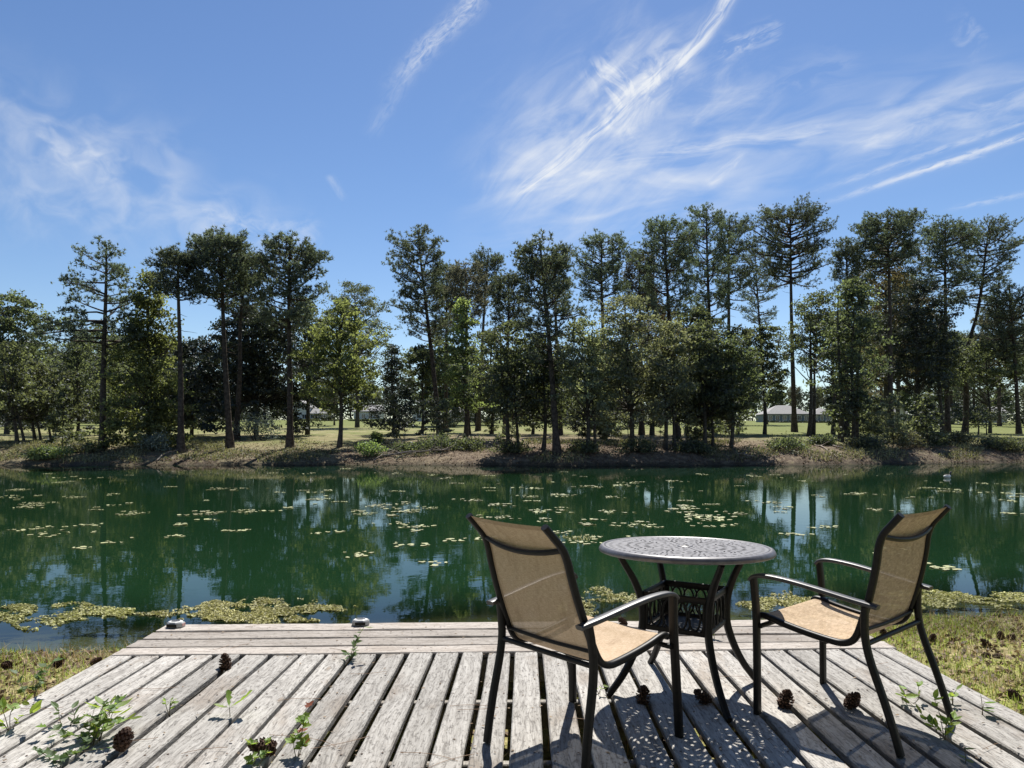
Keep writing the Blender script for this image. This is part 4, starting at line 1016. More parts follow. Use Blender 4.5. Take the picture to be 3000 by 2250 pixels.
PAD1 = [pad_mesh() for _ in range(5)]; npad = 0
spots.sort(key=lambda q: -q[1])
for (px, py, k) in spots:
    x_, y_ = gnd(px, py, WATER)
    if y_ > float(far_shore(x_)) - .6: continue
    lb = 'scattered patch of yellow green lily pads floating on open water'; gp = 'patches of lily pads on the pond'
    rz = float(rng.choice([0, math.pi]) + rng.uniform(-.25, .25)); f = rng.uniform(.5, .9)
    cnt, sx, sy = ((8, .34, .30), (12, .6, .45), (18, .95, .6), (4, .2, .2), (11, .9, .25), (22, 1.3, .8))[k]
    if npad + cnt < 300:
        o = thing('lily_pad_patch', lb, 'lily pads', (x_, y_, WATER + .004), rz, gp); npad += cnt
        cl = rng.normal(size=(max(1, cnt // 5), 2)) * (sx * .5, sy * .5)
        for i in range(cnt):
            c_ = cl[rng.integers(len(cl))] + rng.normal(size=2) * (sx * .16, sy * .2)
            p_ = link('pad', PAD1[int(rng.integers(5))], None, o); p_.location = (c_[0], c_[1], rng.uniform(0, .004)); p_.rotation_euler = (0, 0, rng.uniform(0, 6.28)); r_ = rng.uniform(.03, .068); p_.scale = (r_, r_, .06)
    else:
        o = link('lily_pad_patch', PADS[k]); o.location = (x_, y_, WATER + .006); o.rotation_euler = (0, 0, rz); o.scale = (f, f, .7)
        tag(o, lb, 'lily pads', gp)

def weed_mat_obj(label, regs, n, mat, name='pond_weed', size=.030, hmax=.004):
    b = MB()
    for (cx, cyy, rx, ry, k) in regs:
        m_ = int(n * k); a = rng.uniform(0, 6.28, m_); r = np.sqrt(rng.uniform(0, 1, m_))
        r = r * (1 + .3 * np.sin(3 * a + cx) + .2 * np.sin(7 * a + cyy))
        px, py = cx + np.cos(a) * r * rx, cyy + np.sin(a) * r * ry
        d = (py - YH) / (EYE - WATER); P = np.stack([(px - 1500) / d, F / d, np.full(m_, WATER)], -1)
        keep = (hnoise(P[:, 0], P[:, 1], 5, 31) + .6 * hnoise(P[:, 0], P[:, 1] * 1.5, 16, 32) + .35 * (1 - r) - .1 > rng.uniform(-.25, .12, len(P))) & (P[:, 1] > near_shore(P[:, 0]) - .15)
        P = P[keep]; P[:, 2] += np.abs(rng.normal(size=len(P))) * hmax + .004
        V, Fc = leaf_quads(P, size, 2.2); b.add(V, Fc)
    tag(b.build(name, M[mat]), label, 'pond weed', kind='stuff')
weed_mat_obj('mat of yellow pond weed floating at the left shore', [(110, 1800, 210, 34, .9), (330, 1798, 60, 14, .2), (40, 1780, 60, 10, .2)], 9000, 'weed')
weed_mat_obj('mat of yellow green weed floating behind the deck left side', [(720, 1790, 170, 40, 1.0), (900, 1782, 110, 14, .35), (640, 1805, 90, 20, .3), (470, 1800, 60, 8, .08), (880, 1815, 40, 10, .15)], 10000, 'weed')
weed_mat_obj('pond weed behind the table and chairs', [(1780, 1760, 110, 34, .4), (1700, 1790, 60, 24, .2), (2300, 1765, 120, 24, .5), (1700, 1575, 60, 8, .05)], 5500, 'weed')
weed_mat_obj('strip of weed along the right shore', [(2780, 1750, 170, 22, .7), (2950, 1765, 140, 18, .6), (2650, 1770, 60, 26, .3)], 8000, 'weed')

# near bank: grass, straw and litter
def near_scatter(n, boxes):
    out = []
    for (x0, x1, y0, y1, k) in boxes:
        m_ = int(n * k); X = rng.uniform(x0, x1, m_); Y = rng.uniform(y0, y1, m_)
        ok = (Y < near_shore(X) + .1) & ~((np.abs(X) < 2.42) & (Y < 5.05))
        if x1 < 2.4 and x0 > -2.4: ok = Y < near_shore(X)
        out.append(np.stack([X[ok], Y[ok], terrain(X[ok], Y[ok])], -1))
    return np.vstack(out)
def blades(P, L, w, tilt):
    N = len(P); a = rng.uniform(0, 6.28, N); l = L * rng.uniform(.5, 1.3, N); tl = rng.normal(size=N) * tilt
    d = np.stack([np.cos(a) * np.sin(tl), np.sin(a) * np.sin(tl), np.abs(np.cos(tl)) + .02], -1) * l[:, None]
    sd_ = np.stack([-np.sin(a), np.cos(a), 0 * a], -1) * w
    V = np.stack([P - sd_, P + sd_, P + d], 1).reshape(-1, 3)
    return V, np.arange(N * 3).reshape(-1, 3)
BX = [(-7, -2.3, 2.3, 6.3, 1.0), (2.3, 8.5, 2.6, 7.4, 1.5), (-2.3, 2.3, 2.6, 4.6, .25)]
P = near_scatter(52000, BX); P = P[hnoise(P[:, 0], P[:, 1], 2.0, 41) + rng.normal(size=len(P)) * .2 > .0]
b = MB(); V, Fc = blades(P, .042, .004, .75); b.add(V, Fc); tag(b.build('grass', M['grass']), 'short yellow green grass on the near bank', 'grass', kind='stuff')
P = near_scatter(9000, BX); P[:, 2] += .006
b = MB(); V, Fc = blades(P, .10, .0025, 1.45); b.add(V, Fc); tag(b.build('pine_straw', M['straw']), 'fallen pine straw on the near bank', 'pine straw', kind='stuff')
P = near_scatter(7000, BX); P[:, 2] += .008
b = MB(); V, Fc = leaf_quads(P, .045, 2.0); b.add(V, Fc); tag(b.build('fallen_leaves', M['litter']), 'small brown fallen leaves on the near bank', 'leaves', kind='stuff')


# ------------------------------------------------------------------ deck
deck = thing('deck', 'weathered grey wooden deck at the pond edge, boards running to a row of cross boards', 'deck')
def plank_mesh(L, W, Th, seed, nseg=8, cup=.0):
    r = np.random.default_rng(seed); b = MB()
    prof0 = [(-W/2+.004, -Th), (W/2-.004, -Th), (W/2, -Th+.004), (W/2, -.007), (W/2-.006, 0), (W/6, -.0012-cup), (-W/6, -.0012-cup), (-W/2+.006, 0), (-W/2, -.007), (-W/2, -Th+.004)]
    ys = np.linspace(0, -L, nseg + 1); k = len(prof0); rows = []
    for i, y_ in enumerate(ys):
        dl, dr, dz = r.normal() * .0022, r.normal() * .0022, r.normal() * .0016
        rows.append([(px + (dr if px > 0 else dl), y_ + (r.normal() * .002 if i in (0, nseg) else 0), pz + dz) for px, pz in prof0])
    V = np.array(rows).reshape(-1, 3); i = np.arange(nseg)[:, None] * k; j = np.arange(k)[None]; jn = (j + 1) % k
    b.add(V, np.stack([i + j, i + k + j, i + k + jn, i + jn], -1).reshape(-1, 4)[:, ::-1])
    b.add(V[:k], np.arange(k)[None, ::-1]); b.add(V[-k:], np.arange(k)[None])
    return b
gL = [391, 470, 548, 629, 707, 790, 875, 953, 1028, 1104, 1186, 1267, 1343, 1418.5, 1496, 1575, 1654, 1734, 1814, 1893, 1972, 2052, 2132, 2212, 2291, 2377, 2458, 2552]
gR = [405, 482, 563, 645, 724, 804, 887, 965, 1043, 1121, 1201, 1279, 1355, 1431, 1510, 1589, 1666, 1747, 1826, 1905, 1984, 2064, 2144, 2224, 2302, 2387, 2467, 2559]
lefts, rights = [325.5] + gR, gL + [2614]
for i, (a, b_) in enumerate(zip(lefts, rights)):
    xc = (a + b_) / 2; ys = 1919 - 22 * (xc - 325) / 2289
    xv = np.interp(xc, [325, 900, 1540, 2000, 2458, 2614], [1508, 1530, 1546, 1490, 1434, 1418])
    d = (ys - YH) / EYE; W = (b_ - a) / d; X, Y = (xc - 1500) / d, F / d
    ang = -math.atan2((xv - 1500) / F, 1)
    o = plank_mesh(5.3 + random.uniform(-.02, .02), W, .038, i).build('plank', M['plank'], deck)
    o.location = (X, Y - .006 + random.uniform(-.006, .006), random.uniform(-.0035, .0005)); o.rotation_euler = (random.uniform(-.0006, .0006), random.uniform(-.008, .008), ang)
    autosmooth(o, 35)
cy_rows = [1822, 1843.6, 1866.2, 1891, 1915.0]
for i in range(4):
    Y0, Y1 = (F * EYE / (cy_rows[k] - YH) for k in (i, i + 1))
    W = Y0 - Y1 - (.026 if i < 3 else .024); yc = (Y0 + Y1) / 2
    o = plank_mesh(4.865 + random.uniform(-.015, .015), W, .038, 100 + i, 12).build('plank', M['edge_plank'], deck)
    # turned a quarter: the board's length runs along +X
    a = R(1.83); xl = -2.435 + random.uniform(-.012, .012)
    o.location = (xl, yc + (xl + .55) * math.tan(a), .004 * (i == 3)); o.rotation_euler = (0, random.uniform(-.004, .004), math.pi / 2 + a)
    autosmooth(o, 35)
def joist(y, x0=-2.36, x1=2.36, th=.042, z0=-.185, z1=-.0425, ang=R(1.0), mat='joist'):
    b = MB(); n = 6; xs = np.linspace(x0, x1, n)
    b.sweep(np.stack([xs, 0 * xs, np.full(n, (z0 + z1) / 2)], -1), rrect(th, z1 - z0, .12, 2))
    o = b.build('joist', M[mat], deck); o.location = (0, y, 0); o.rotation_euler = (0, 0, ang); return o
for y_ in (4.42, 3.70, 3.0, 2.3, 1.6, .9, .2, -.5): joist(y_)
joist(4.62, ang=R(1.83)); joist(5.06, ang=R(1.83), x0=-2.38, x1=2.38)
for x_ in (-2.3, -.8, .8, 2.3):
    b = MB(); b.box((x_ - .05, 4.86 + x_ * .032, -.9), (x_ + .05, 4.96 + x_ * .032, -.043)); b.build('post', M['joist'], deck)


nb = MB(); q8 = np.arange(7) / 7 * 2 * math.pi
for i, (a, b_) in enumerate(zip(lefts, rights)):
    xc = (a + b_) / 2; ys = 1919 - 22 * (xc - 325) / 2289; xv = np.interp(xc, [325, 900, 1540, 2000, 2458, 2614], [1508, 1530, 1546, 1490, 1434, 1418])
    d = (ys - YH) / EYE; X, Y = (xc - 1500) / d, F / d; W = (b_ - a) / d
    for yj in (4.42, 3.70, 3.0, 2.3, 1.6):
        for sg in (-1, 1):
            yy = min(yj + math.tan(R(1.0)) * X, Y - .03) + random.uniform(-.012, .012); xx = X + (xv - 1500) / F * (yy - Y) + sg * W * .31 + random.uniform(-.008, .008)
            nb.add([(xx, yy, .0012)] + [(xx + .0055 * math.cos(t_), yy + .0055 * math.sin(t_), .0004) for t_ in q8], [(0, j + 1, (j + 1) % 7 + 1) for j in range(7)])
for yj in cy_rows[1:]:
    yk = F * EYE / (yj - YH) + .05
    for xx in np.arange(-2.3, 2.35, .6):
        yy = yk + (xx + .55) * math.tan(R(1.83)) + random.uniform(-.01, .01)
        nb.add([(xx, yy, .0052)] + [(xx + .005 * math.cos(t_), yy + .005 * math.sin(t_), .0042) for t_ in q8], [(0, j + 1, (j + 1) % 7 + 1) for j in range(7)])
tag(nb.build('nails', simple('rusty nail heads', (.05, .035, .028), (.10, .06, .04), 40, .7, .4), deck), kind='stuff')


# ------------------------------------------------------------------ garden chairs
PROF = [(.628, 1.006), (.592, .962), (.556, .915), (.538, .86), (.529, .79), (.513, .70), (.492, .61), (.466, .52), (.447, .465), (.424, .432), (.385, .415), (.33, .414), (.21, .427), (.10, .445), (.03, .461), (-.01, .464), (-.028, .452)]
def chair(label, loc, rz, sx, sling_key, lean=0.0):
    t = thing('garden_chair', label, 'chair', loc, rz, 'sling chairs on the deck'); t.scale = (sx, 1, 1)
    prof = catmull([(0, -s_, z_) for s_, z_ in PROF], 60)
    rw = .252
    # fabric
    nu = 14; us = np.linspace(-1, 1, nu + 1); n = len(prof); w = rw - .004
    tan = np.gradient(prof, axis=0); arc = np.concatenate([[0], np.cumsum(np.linalg.norm(np.diff(prof, axis=0), axis=1))])
    nrm = np.stack([0 * tan[:, 0], tan[:, 2], -tan[:, 1]], -1); nrm /= np.linalg.norm(nrm, axis=1)[:, None]
    sag = .016 * np.interp(np.arange(n), [0, 18, 34, 44, 59], [.5, .8, .2, .15, 0])
    V = np.stack([np.repeat(us[None] * w, n, 0), np.repeat(prof[:, 1:2], nu + 1, 1), np.repeat(prof[:, 2:3], nu + 1, 1)], -1)
    V = V - nrm[:, None, :] * (sag[:, None] * (1 - us[None] ** 2))[..., None] * -1
    b = MB(); i = np.arange(n - 1)[:, None] * (nu + 1); j = np.arange(nu)[None]
    b.add(V.reshape(-1, 3), np.stack([i + j, i + j + 1, i + nu + 1 + j + 1, i + nu + 1 + j], -1).reshape(-1, 4))
    so = b.build('sling_seat', M[sling_key], t, smooth=True)
    uvl = so.data.uv_layers.new(name='UVMap'); li = np.zeros(len(so.data.loops), np.int32); so.data.loops.foreach_get('vertex_index', li)
    UV = np.stack([np.repeat((us[None] * w), n, 0), np.repeat(arc[:, None], nu + 1, 1)], -1).reshape(-1, 2)
    uvl.data.foreach_set('uv', UV[li].ravel().astype(np.float32))
    for s_ in (-1, 1):
        b = MB(); p = prof.copy(); p[:, 0] = s_ * (rw + .012); b.sweep(p, rrect(.030, .034, .42, 4), up=(1, 0, 0)); autosmooth(b.build('side_rail', M['metal'], t), 50)
        xf, xr = s_ * .318, s_ * .283
        fl = catmull([(xf, 0, 0), (xf, .002, .25), (xf, .006, .48), (xf, .016, .60), (xf, .022, .652)], 14)
        b = MB(); b.sweep(fl, rrect(.026, .040, .3, 3), up=(1, 0, 0)); autosmooth(b.build('front_leg', M['metal'], t), 50)
        rl = catmull([(xr, -.634, 0), (xr, -.605, .10), (xr, -.566, .217), (xr, -.512, .365), (xr, -.490, .46), (xr, -.487, .54), (xr, -.489, .598)], 22)
        b = MB(); b.sweep(rl, rrect(.028, .038, .42, 4), up=(1, 0, 0)); autosmooth(b.build('rear_leg', M['metal'], t), 50)
        ar = catmull([(xf, .036, .640), (xf, .012, .661), (xf, -.045, .669), (s_ * .312, -.15, .663), (s_ * .304, -.28, .645), (s_ * .294, -.42, .622), (s_ * .284, -.545, .604)], 26)
        b = MB(); b.sweep(ar, rrect(.046, .019, .4, 3)); autosmooth(b.build('armrest', M['arm'], t), 50)
    def bar(name, pts, r=.011, n=12):
        b = MB(); b.tube(catmull(pts, n), r, 8, up=(0, .3, 1)); return b.build(name, M['metal'], t, smooth=True)
    bar('head_bar', [(-rw, -.552, .905), (-.14, -.567, .885), (0, -.572, .876), (.14, -.567, .885), (rw, -.552, .905)], .012, 16)
    bar('back_bar', [(-rw, -.470, .487), (0, -.474, .482), (rw, -.470, .487)], .009)
    bar('rear_stretcher', [(-.283, -.494, .437), (0, -.494, .437), (.283, -.494, .437)], .012)
    bar('front_stretcher', [(-.318, -.015, .425), (0, -.015, .425), (.318, -.015, .425)], .012)
    bar('seat_support', [(-rw, -.30, .398), (0, -.30, .372), (rw, -.30, .398)], .009)
    if lean:                                    # an old frame pushed out of square: it leans back
        sh = Matrix.Identity(4); sh[1][2] = -lean; sh[2][2] = .988
        for ch in t.children:
            ch.data.transform(sh)
            for v_ in ch.data.vertices:         # and is slightly twisted towards the table
                q_ = -R(8) * v_.co.z; x_, y_ = v_.co.x, v_.co.y + .33
                v_.co.x, v_.co.y = x_ * math.cos(q_) - y_ * math.sin(q_), x_ * math.sin(q_) + y_ * math.cos(q_) - .33
    return t
chair('sling chair at left seen from behind, plain tan back with crooked tips', (.525, 3.368, 0), R(-43.9), .955, 'sling', .122)
chair('sling chair at right facing the table, tan back in basket weave pattern', (1.435, 3.636, 0), R(40.5), 1.045, 'sling_weave')


# ------------------------------------------------------------------ table
def table():
    ta = R(13.7); TX, TY, TZ = .918, 3.765, .748
    t = thing('bistro_table', 'round dark cast metal table with pierced top between the two chairs', 'table', (TX, TY, 0), 0)
    RO = .452
    # pierced plate: constrained triangulation of the disc minus the holes
    from mathutils.geometry import delaunay_2d_cdt
    pv, pf = [], []
    def spl(pts):
        pf.append(list(range(len(pv), len(pv) + len(pts)))); pv.extend(pts)
    spl([(.424 * math.cos(a), .424 * math.sin(a)) for a in np.arange(128) / 128 * 2 * math.pi])
    def leafhole(r, a, L, W, tilt, kind=0):
        pts = []
        for q in np.arange(10) / 10 * 2 * math.pi:
            lx, ly = .86 * L / 2 * math.cos(q), .82 * W / 2 * math.sin(q) * (1 + (.45 * math.cos(q) if kind == 1 else 0))
            c_, s_ = math.cos(tilt), math.sin(tilt); rx, ty = lx * c_ - ly * s_, lx * s_ + ly * c_
            pts.append(((r + rx) * math.cos(a) - ty * math.sin(a), (r + rx) * math.sin(a) + ty * math.cos(a)))
        spl(pts)
    def ring(n, r, L, W, tilt=0, kind=0, ph=0, alt=0):
        for i in range(n): leafhole(r, (i + ph) / n * 2 * math.pi, L, W, tilt if not alt or i % 2 == 0 else -tilt, kind)
    spl([(.021 * math.cos(a), .021 * math.sin(a)) for a in np.arange(20) / 20 * 2 * math.pi])
    ring(12, .056, .020, .014, 0, 1); ring(14, .088, .024, .017, 0, 0, .5); ring(20, .122, .022, .016, .2, 0); ring(16, .157, .028, .019, 0, 1)
    for i in range(8):                          # scrolling fans
        a = i / 8 * 2 * math.pi
        leafhole(.205, a, .046, .022, 0, 1)
        for sg in (-1, 1):
            leafhole(.206, a + sg * .13, .05, .014, sg * .45); leafhole(.200, a + sg * .27, .045, .013, sg * .9)
            leafhole(.252, a + sg * .07, .036, .013, sg * .25); leafhole(.258, a + sg * .17, .044, .012, sg * .6); leafhole(.250, a + sg * .275, .042, .012, sg * 1.0)
            leafhole(.30, a + sg * .055, .034, .014, sg * .2); leafhole(.305, a + sg * .135, .040, .012, sg * .5); leafhole(.300, a + sg * .22, .044, .013, sg * .8); leafhole(.298, a + sg * .305, .042, .013, sg * 1.15)
        leafhole(.258, a + math.pi / 8, .02, .016, 0); leafhole(.343, a + math.pi / 8, .026, .018, 0, 1)
        for k in range(7): leafhole(.350 + .004 * (k % 2), a - .27 + k * .09 if k != 6 else a, .032, .011, -.6 + .2 * k)
    ring(60, .392, .026, .011, .35, 0, .3)
    ov, oe, of_, _, _, forig = delaunay_2d_cdt([Vector(p) for p in pv], [], [f if i == 0 else f for i, f in enumerate(pf)], 1, 1e-6)
    tris = [tuple(f) for f, o_ in zip(of_, forig) if set(o_) == {0}]
    P2 = np.array([(p.x, p.y) for p in ov]); nP = len(P2); hz = .0055; pb = MB()
    pb.add(np.vstack([np.column_stack([P2, np.full(nP, hz)]), np.column_stack([P2, np.full(nP, -hz)])]), np.array(tris))
    pb.f.append(np.array(tris)[:, ::-1] + nP)
    cnt = {}
    for t_ in tris:
        for i in range(3):
            e_ = (t_[i], t_[(i + 1) % 3]); cnt[e_] = cnt.get(e_, 0) + 1
    wall = [(b_, a_, a_ + nP, b_ + nP) for (a_, b_) in cnt if (b_, a_) not in cnt]
    pb.f.append(np.array(wall)); me = pb.mesh('tabletop'); me.materials.append(M['table'])
    top = link('tabletop', me, M['table'], t); top.location = (0, 0, TZ); top.rotation_euler = (R(-1.4), R(.4), R(7))
    rim = MB(); rim.lathe([(.418, -.010), (.418, .006), (.421, .0078), (.424, .0045), (.427, .008), (.434, .0083), (.445, .004), (RO, -.006), (.455, -.014), (.452, -.022), (.442, -.026), (.428, -.025), (.418, -.010)], 96)
    autosmooth(rim.build('rim', M['table'], top), 50)
    hub = MB(); hub.lathe([(.022, .004), (.022, .010), (.036, .0105), (.040, .0075), (.040, .004)], 32); autosmooth(hub.build('hub_ring', M['table'], top), 40)
    plug = MB(); plug.lathe([(0, .012), (.013, .012), (.018, .009), (.0195, -.004), (0, -.004)], 20); plug.build('plug', M['metal'], top, smooth=True)
    under = MB()
    for k in range(4):
        a = ta + k * math.pi / 2; under.sweep(np.array([(.03 * math.cos(a), .03 * math.sin(a), TZ - .022), (.385 * math.cos(a), .385 * math.sin(a), TZ - .022)]), rrect(.03, .014, .2, 2))
    under.build('under_brace', M['metal'], t)
    lp = [(.372, TZ - .03), (.335, .66), (.290, .585), (.255, .50), (.243, .42), (.247, .33), (.285, .22), (.345, .11), (.420, .015), (.440, 0.0)]
    for k in range(4):
        a = ta + k * math.pi / 2
        p = catmull([(r_ * math.cos(a), r_ * math.sin(a), z_) for r_, z_ in lp], 30)
        b = MB(); b.sweep(p, rrect(.034, .030, .3, 3), up=(-math.sin(a), math.cos(a), 0), scale=np.interp(np.arange(30), [0, 10, 18, 29], [.85, 1.12, 1.12, .9])); autosmooth(b.build('leg', M['metal'], t), 50)
    rb = .240
    for k in range(4):
        a0, a1 = ta + k * math.pi / 2, ta + (k + 1) * math.pi / 2
        A = np.array((rb * math.cos(a0), rb * math.sin(a0), 0)); B = np.array((rb * math.cos(a1), rb * math.sin(a1), 0)); ud = (B - A) / np.linalg.norm(B - A); Wd = np.linalg.norm(B - A)
        nrm_ = np.array((ud[1], -ud[0], 0))
        b = MB()
        for z_, h_ in ((.512, .034), (.345, .026)): b.sweep(np.array([A + (0, 0, z_), B + (0, 0, z_)]), rrect(.012, h_, .2, 2))
        for f in (.06, .94): b.sweep(np.array([A + ud * Wd * f + (0, 0, .357), A + ud * Wd * f + (0, 0, .497)]), rrect(.012, .012, .2, 2), up=nrm_)
        for c_ in (.2, .4, .6, .8):
            q = np.arange(18) / 18 * 2 * math.pi
            el = A[None] + ud[None] * (Wd * c_ + .030 * np.cos(q))[:, None] + np.stack([0 * q, 0 * q, .427 + .070 * np.sin(q)], -1)
            b.tube(el, .0055, 5, up=nrm_, closed=True)
        for c_ in (.1, .3, .5, .7, .9):
            el = A[None] + ud[None] * (Wd * c_ + .012 * np.sin(np.linspace(0, 6.28, 9)))[:, None] + np.stack([np.zeros(9), np.zeros(9), np.linspace(.357, .497, 9)], -1)
            b.tube(el, .005, 5, up=nrm_)
        b.build('lattice_panel', M['metal'], t, smooth=True)
    b = MB(); r_ = rb * .96
    b.sweep(np.array([(-.155, 0, .34), (.155, 0, .34)]), rrect(.30, .006, .1, 2)); o = b.build('shelf', M['metal'], t); o.rotation_euler = (0, 0, ta + math.pi / 4)
table()


# ------------------------------------------------------------------ dock lights
def dock_light(label, px, py, red):
    x_, y_ = gnd(px, py)
    t = thing('dock_light', label, 'dock light', (x_, y_, .003), R(random.uniform(-8, 8)), 'solar lights on the deck edge')
    silver = simple('silver plastic %d' % red, (.30, .30, .30), (.38, .38, .37), 30, .4, .3)
    def ngon(r, rx=1.25): return [(r * rx * math.cos(R(22.5 + 45 * i)), r * math.sin(R(22.5 + 45 * i))) for i in range(8)]
    def stack(rows):
        b = MB(); V = [(x0, y0, z) for r, z in rows for x0, y0 in ngon(r)]; n = len(rows)
        b.add(V, [(i * 8 + j, i * 8 + (j + 1) % 8, (i + 1) * 8 + (j + 1) % 8, (i + 1) * 8 + j) for i in range(n - 1) for j in range(8)])
        b.add(V[-8:], [tuple(range(8))]); return b
    stack([(.052, 0), (.052, .006), (.050, .026), (.043, .034)]).build('body', silver if not red else silver, t)
    stack([(.040, .0345), (.034, .038), (.030, .0385)]).build('top_frame', M['frame'], t)
    stack([(.028, .0388), (.027, .0395)]).build('solar_cell', M['arm'], t)
    bl = MB(); bl.box((-.036, -.0515, .004), (.036, -.0495, .026)); bl.build('front_lens', M['metal'], t)
    if red:
        rd = bpy.data.materials.new('red reflector'); rd.use_nodes = True; p = rd.node_tree.nodes['Principled BSDF']; p.inputs['Base Color'].default_value = (.60, .34, .30, 1); p.inputs['Roughness'].default_value = .3
        b = MB(); b.box((.0590, -.018, .006), (.0620, .018, .024)); b.build('reflector', rd, t)
dock_light('solar dock light with red reflector on the left deck corner', 515, 1836, True)
dock_light('silver and black solar dock light midway along the deck edge', 1057, 1830, False)


# ------------------------------------------------------------------ pine cones
def cone_mesh(seed, open_=.9, R0=.036, H=.085):
    r = np.random.default_rng(seed); b = MB()
    core = [(0.002, 0), (.012, .006), (.016, .03), (.012, .06), (.003, H * .95)]; b.lathe(core, 8)
    n = 95
    for i in range(n):
        t = i / (n - 1); z = .004 + t * (H - .008); a = i * 2.39996
        rad = R0 * (math.sin(math.pi * min(1, .18 + t * .80)) ** .7) * (1 - .25 * t); L = rad * r.uniform(.9, 1.08); w = .0085 * (1.1 - .55 * t) * r.uniform(.9, 1.15)
        el = -.35 + 1.25 * t * open_ + r.normal() * .08
        d = np.array((math.cos(a) * math.cos(el), math.sin(a) * math.cos(el), math.sin(el))); sd_ = np.array((-math.sin(a), math.cos(a), 0)); up = np.cross(d, sd_) * -1
        o = np.array((0, 0, z)); up = up if up[2] > 0 else -up
        p1 = o + d * L * .35; p2 = o + d * L * .86; p3 = o + d * L + up * .004; th = .0032
        V = [p1 - sd_ * w * .45, p1 + sd_ * w * .45, p2 + sd_ * w, p2 - sd_ * w, p3 + sd_ * w * .55, p3 - sd_ * w * .55, p2 + up * th + sd_ * w * .6, p2 + up * th - sd_ * w * .6, p2 - up * th + sd_ * w * .5, p2 - up * th - sd_ * w * .5]
        b.add(V, [(0, 1, 6, 7), (7, 6, 4, 5), (1, 2, 4, 6), (3, 0, 7, 5), (1, 0, 9, 8), (8, 9, 5, 4)]); 
    me = b.mesh('pine_cone'); me.materials.append(M['cone']); return me
CONES = [cone_mesh(1), cone_mesh(2, .7, .034, .09), cone_mesh(3, 1.0, .039, .078)]
def cone(label, px, py, z, rot, k, s=1.0, group=None):
    x_, y_ = gnd(px, py, z); o = link('pine_cone', CONES[k]); o.location = (x_, y_, z); o.rotation_euler = rot; o.scale = (s * 1.14,) * 3
    tag(o, label, 'pine cone', group)
G1 = 'pine cones on the deck'
cone('pine cone in the gap of the left boards just before the cross boards', 662, 1962, -.004, (R(-28), R(14), 1), 0, 1.0, G1)
cone('dark pine cone among the vines at the lower left', 352, 2190, .030, (R(-65), R(25), .4), 1, 1.08, G1)
cone('pine cone lying beside the red tipped seedling', 806, 2192, .030, (R(-72), R(-12), 2), 1, 1.10, G1)
cone('dark open pine cone at the tip of the table shadow, left one', 1882, 2062, -.004, (R(-20), R(10), 0), 2, 1.0, G1)
cone('shadowed pine cone beside the front right table leg', 2078, 2058, .004, (R(-60), R(10), 1), 0, .95, G1)
cone('upright open pine cone between the table and the right chair', 2296, 2072, -.004, (R(12), R(-10), 2), 2, 1.02, G1)
cone('tilted pine cone under the right chair', 2484, 2068, .002, (R(-18), R(-32), 2.6), 1, 1.0, G1)
cone('small pine cone on the far deck edge behind the left chair seat', 1832, 1832, .002, (R(-50), R(30), 1), 0, .8, G1)
G2 = 'pine cones on the grass'
for px, py, lb in ((28, 1950, 'pine cone on the left grass nearest the picture edge'), (164, 1950, 'pine cone on the left grass, middle one of three'), (268, 1946, 'pine cone on the left grass nearest the deck'),
                   (2932, 1872, 'pine cone on the right grass, upper one right of the twig'), (2972, 1870, 'topmost right pine cone on the grass by the picture edge'), (2901, 1893, 'pine cone on the right grass in the middle of the cluster'),
                   (2908, 1924, 'lowest pine cone of the right grass cluster, beside a smaller one'), (2880, 1921, 'small broken pine cone left of the lowest one'), (2742, 1944, 'pine cone on the grass hard by the right chair rear leg'),
                   (2728, 1880, 'pine cone on the grass just right of the chair leg'), (2592, 1864, 'pine cone on the grass seen below the right armrest'), (2985, 2052, 'large pine cone at the right picture edge'), (2792, 1876, 'faint small pine cone on the right grass')):
    cone(lb, px, py, -.268, (rng.uniform(-1.4, 1.4), rng.uniform(-1.2, 1.2), rng.uniform(0, 6)), int(rng.integers(0, 3)), .6 if 'small' in lb else rng.uniform(.72, .92), G2)


# ------------------------------------------------------------------ sprigs growing through the deck
def leaf_mesh(kind):
    b = MB()
    if kind == 'lance': out = [(0, 0), (.18, .16), (.42, .23), (.7, .17), (1, 0)]
    elif kind == 'oak': out = [(0, 0), (.15, .05), (.3, .16), (.42, .11), (.58, .27), (.7, .17), (.84, .26), (.95, .12), (1, 0)]
    else: out = [(0, 0), (.05, .22), (.12, .42), (.3, .30), (.42, .60), (.55, .28), (.75, .22), (1, 0)]
    n = len(out); mid = [(x_, 0, -.10 * math.sin(x_ * 2.6)) for x_, _ in out]
    for s_ in (-1, 1):
        ed = [(x_, s_ * y_, y_ * .35 - .10 * math.sin(x_ * 2.6)) for x_, y_ in out]
        b.add(mid + ed, [(i, i + 1, n + i + 1, n + i) if s_ > 0 else (i, n + i, n + i + 1, i + 1) for i in range(n - 1)])
    return b.mesh('leaf', True)
LEAF = {}
for k in ('lance', 'oak', 'ivy'):
    for mt in ('sprig', 'sprig_dark', 'sprig_red'):
        me = leaf_mesh(k); me.materials.append(M[mt]); LEAF[k, mt] = me
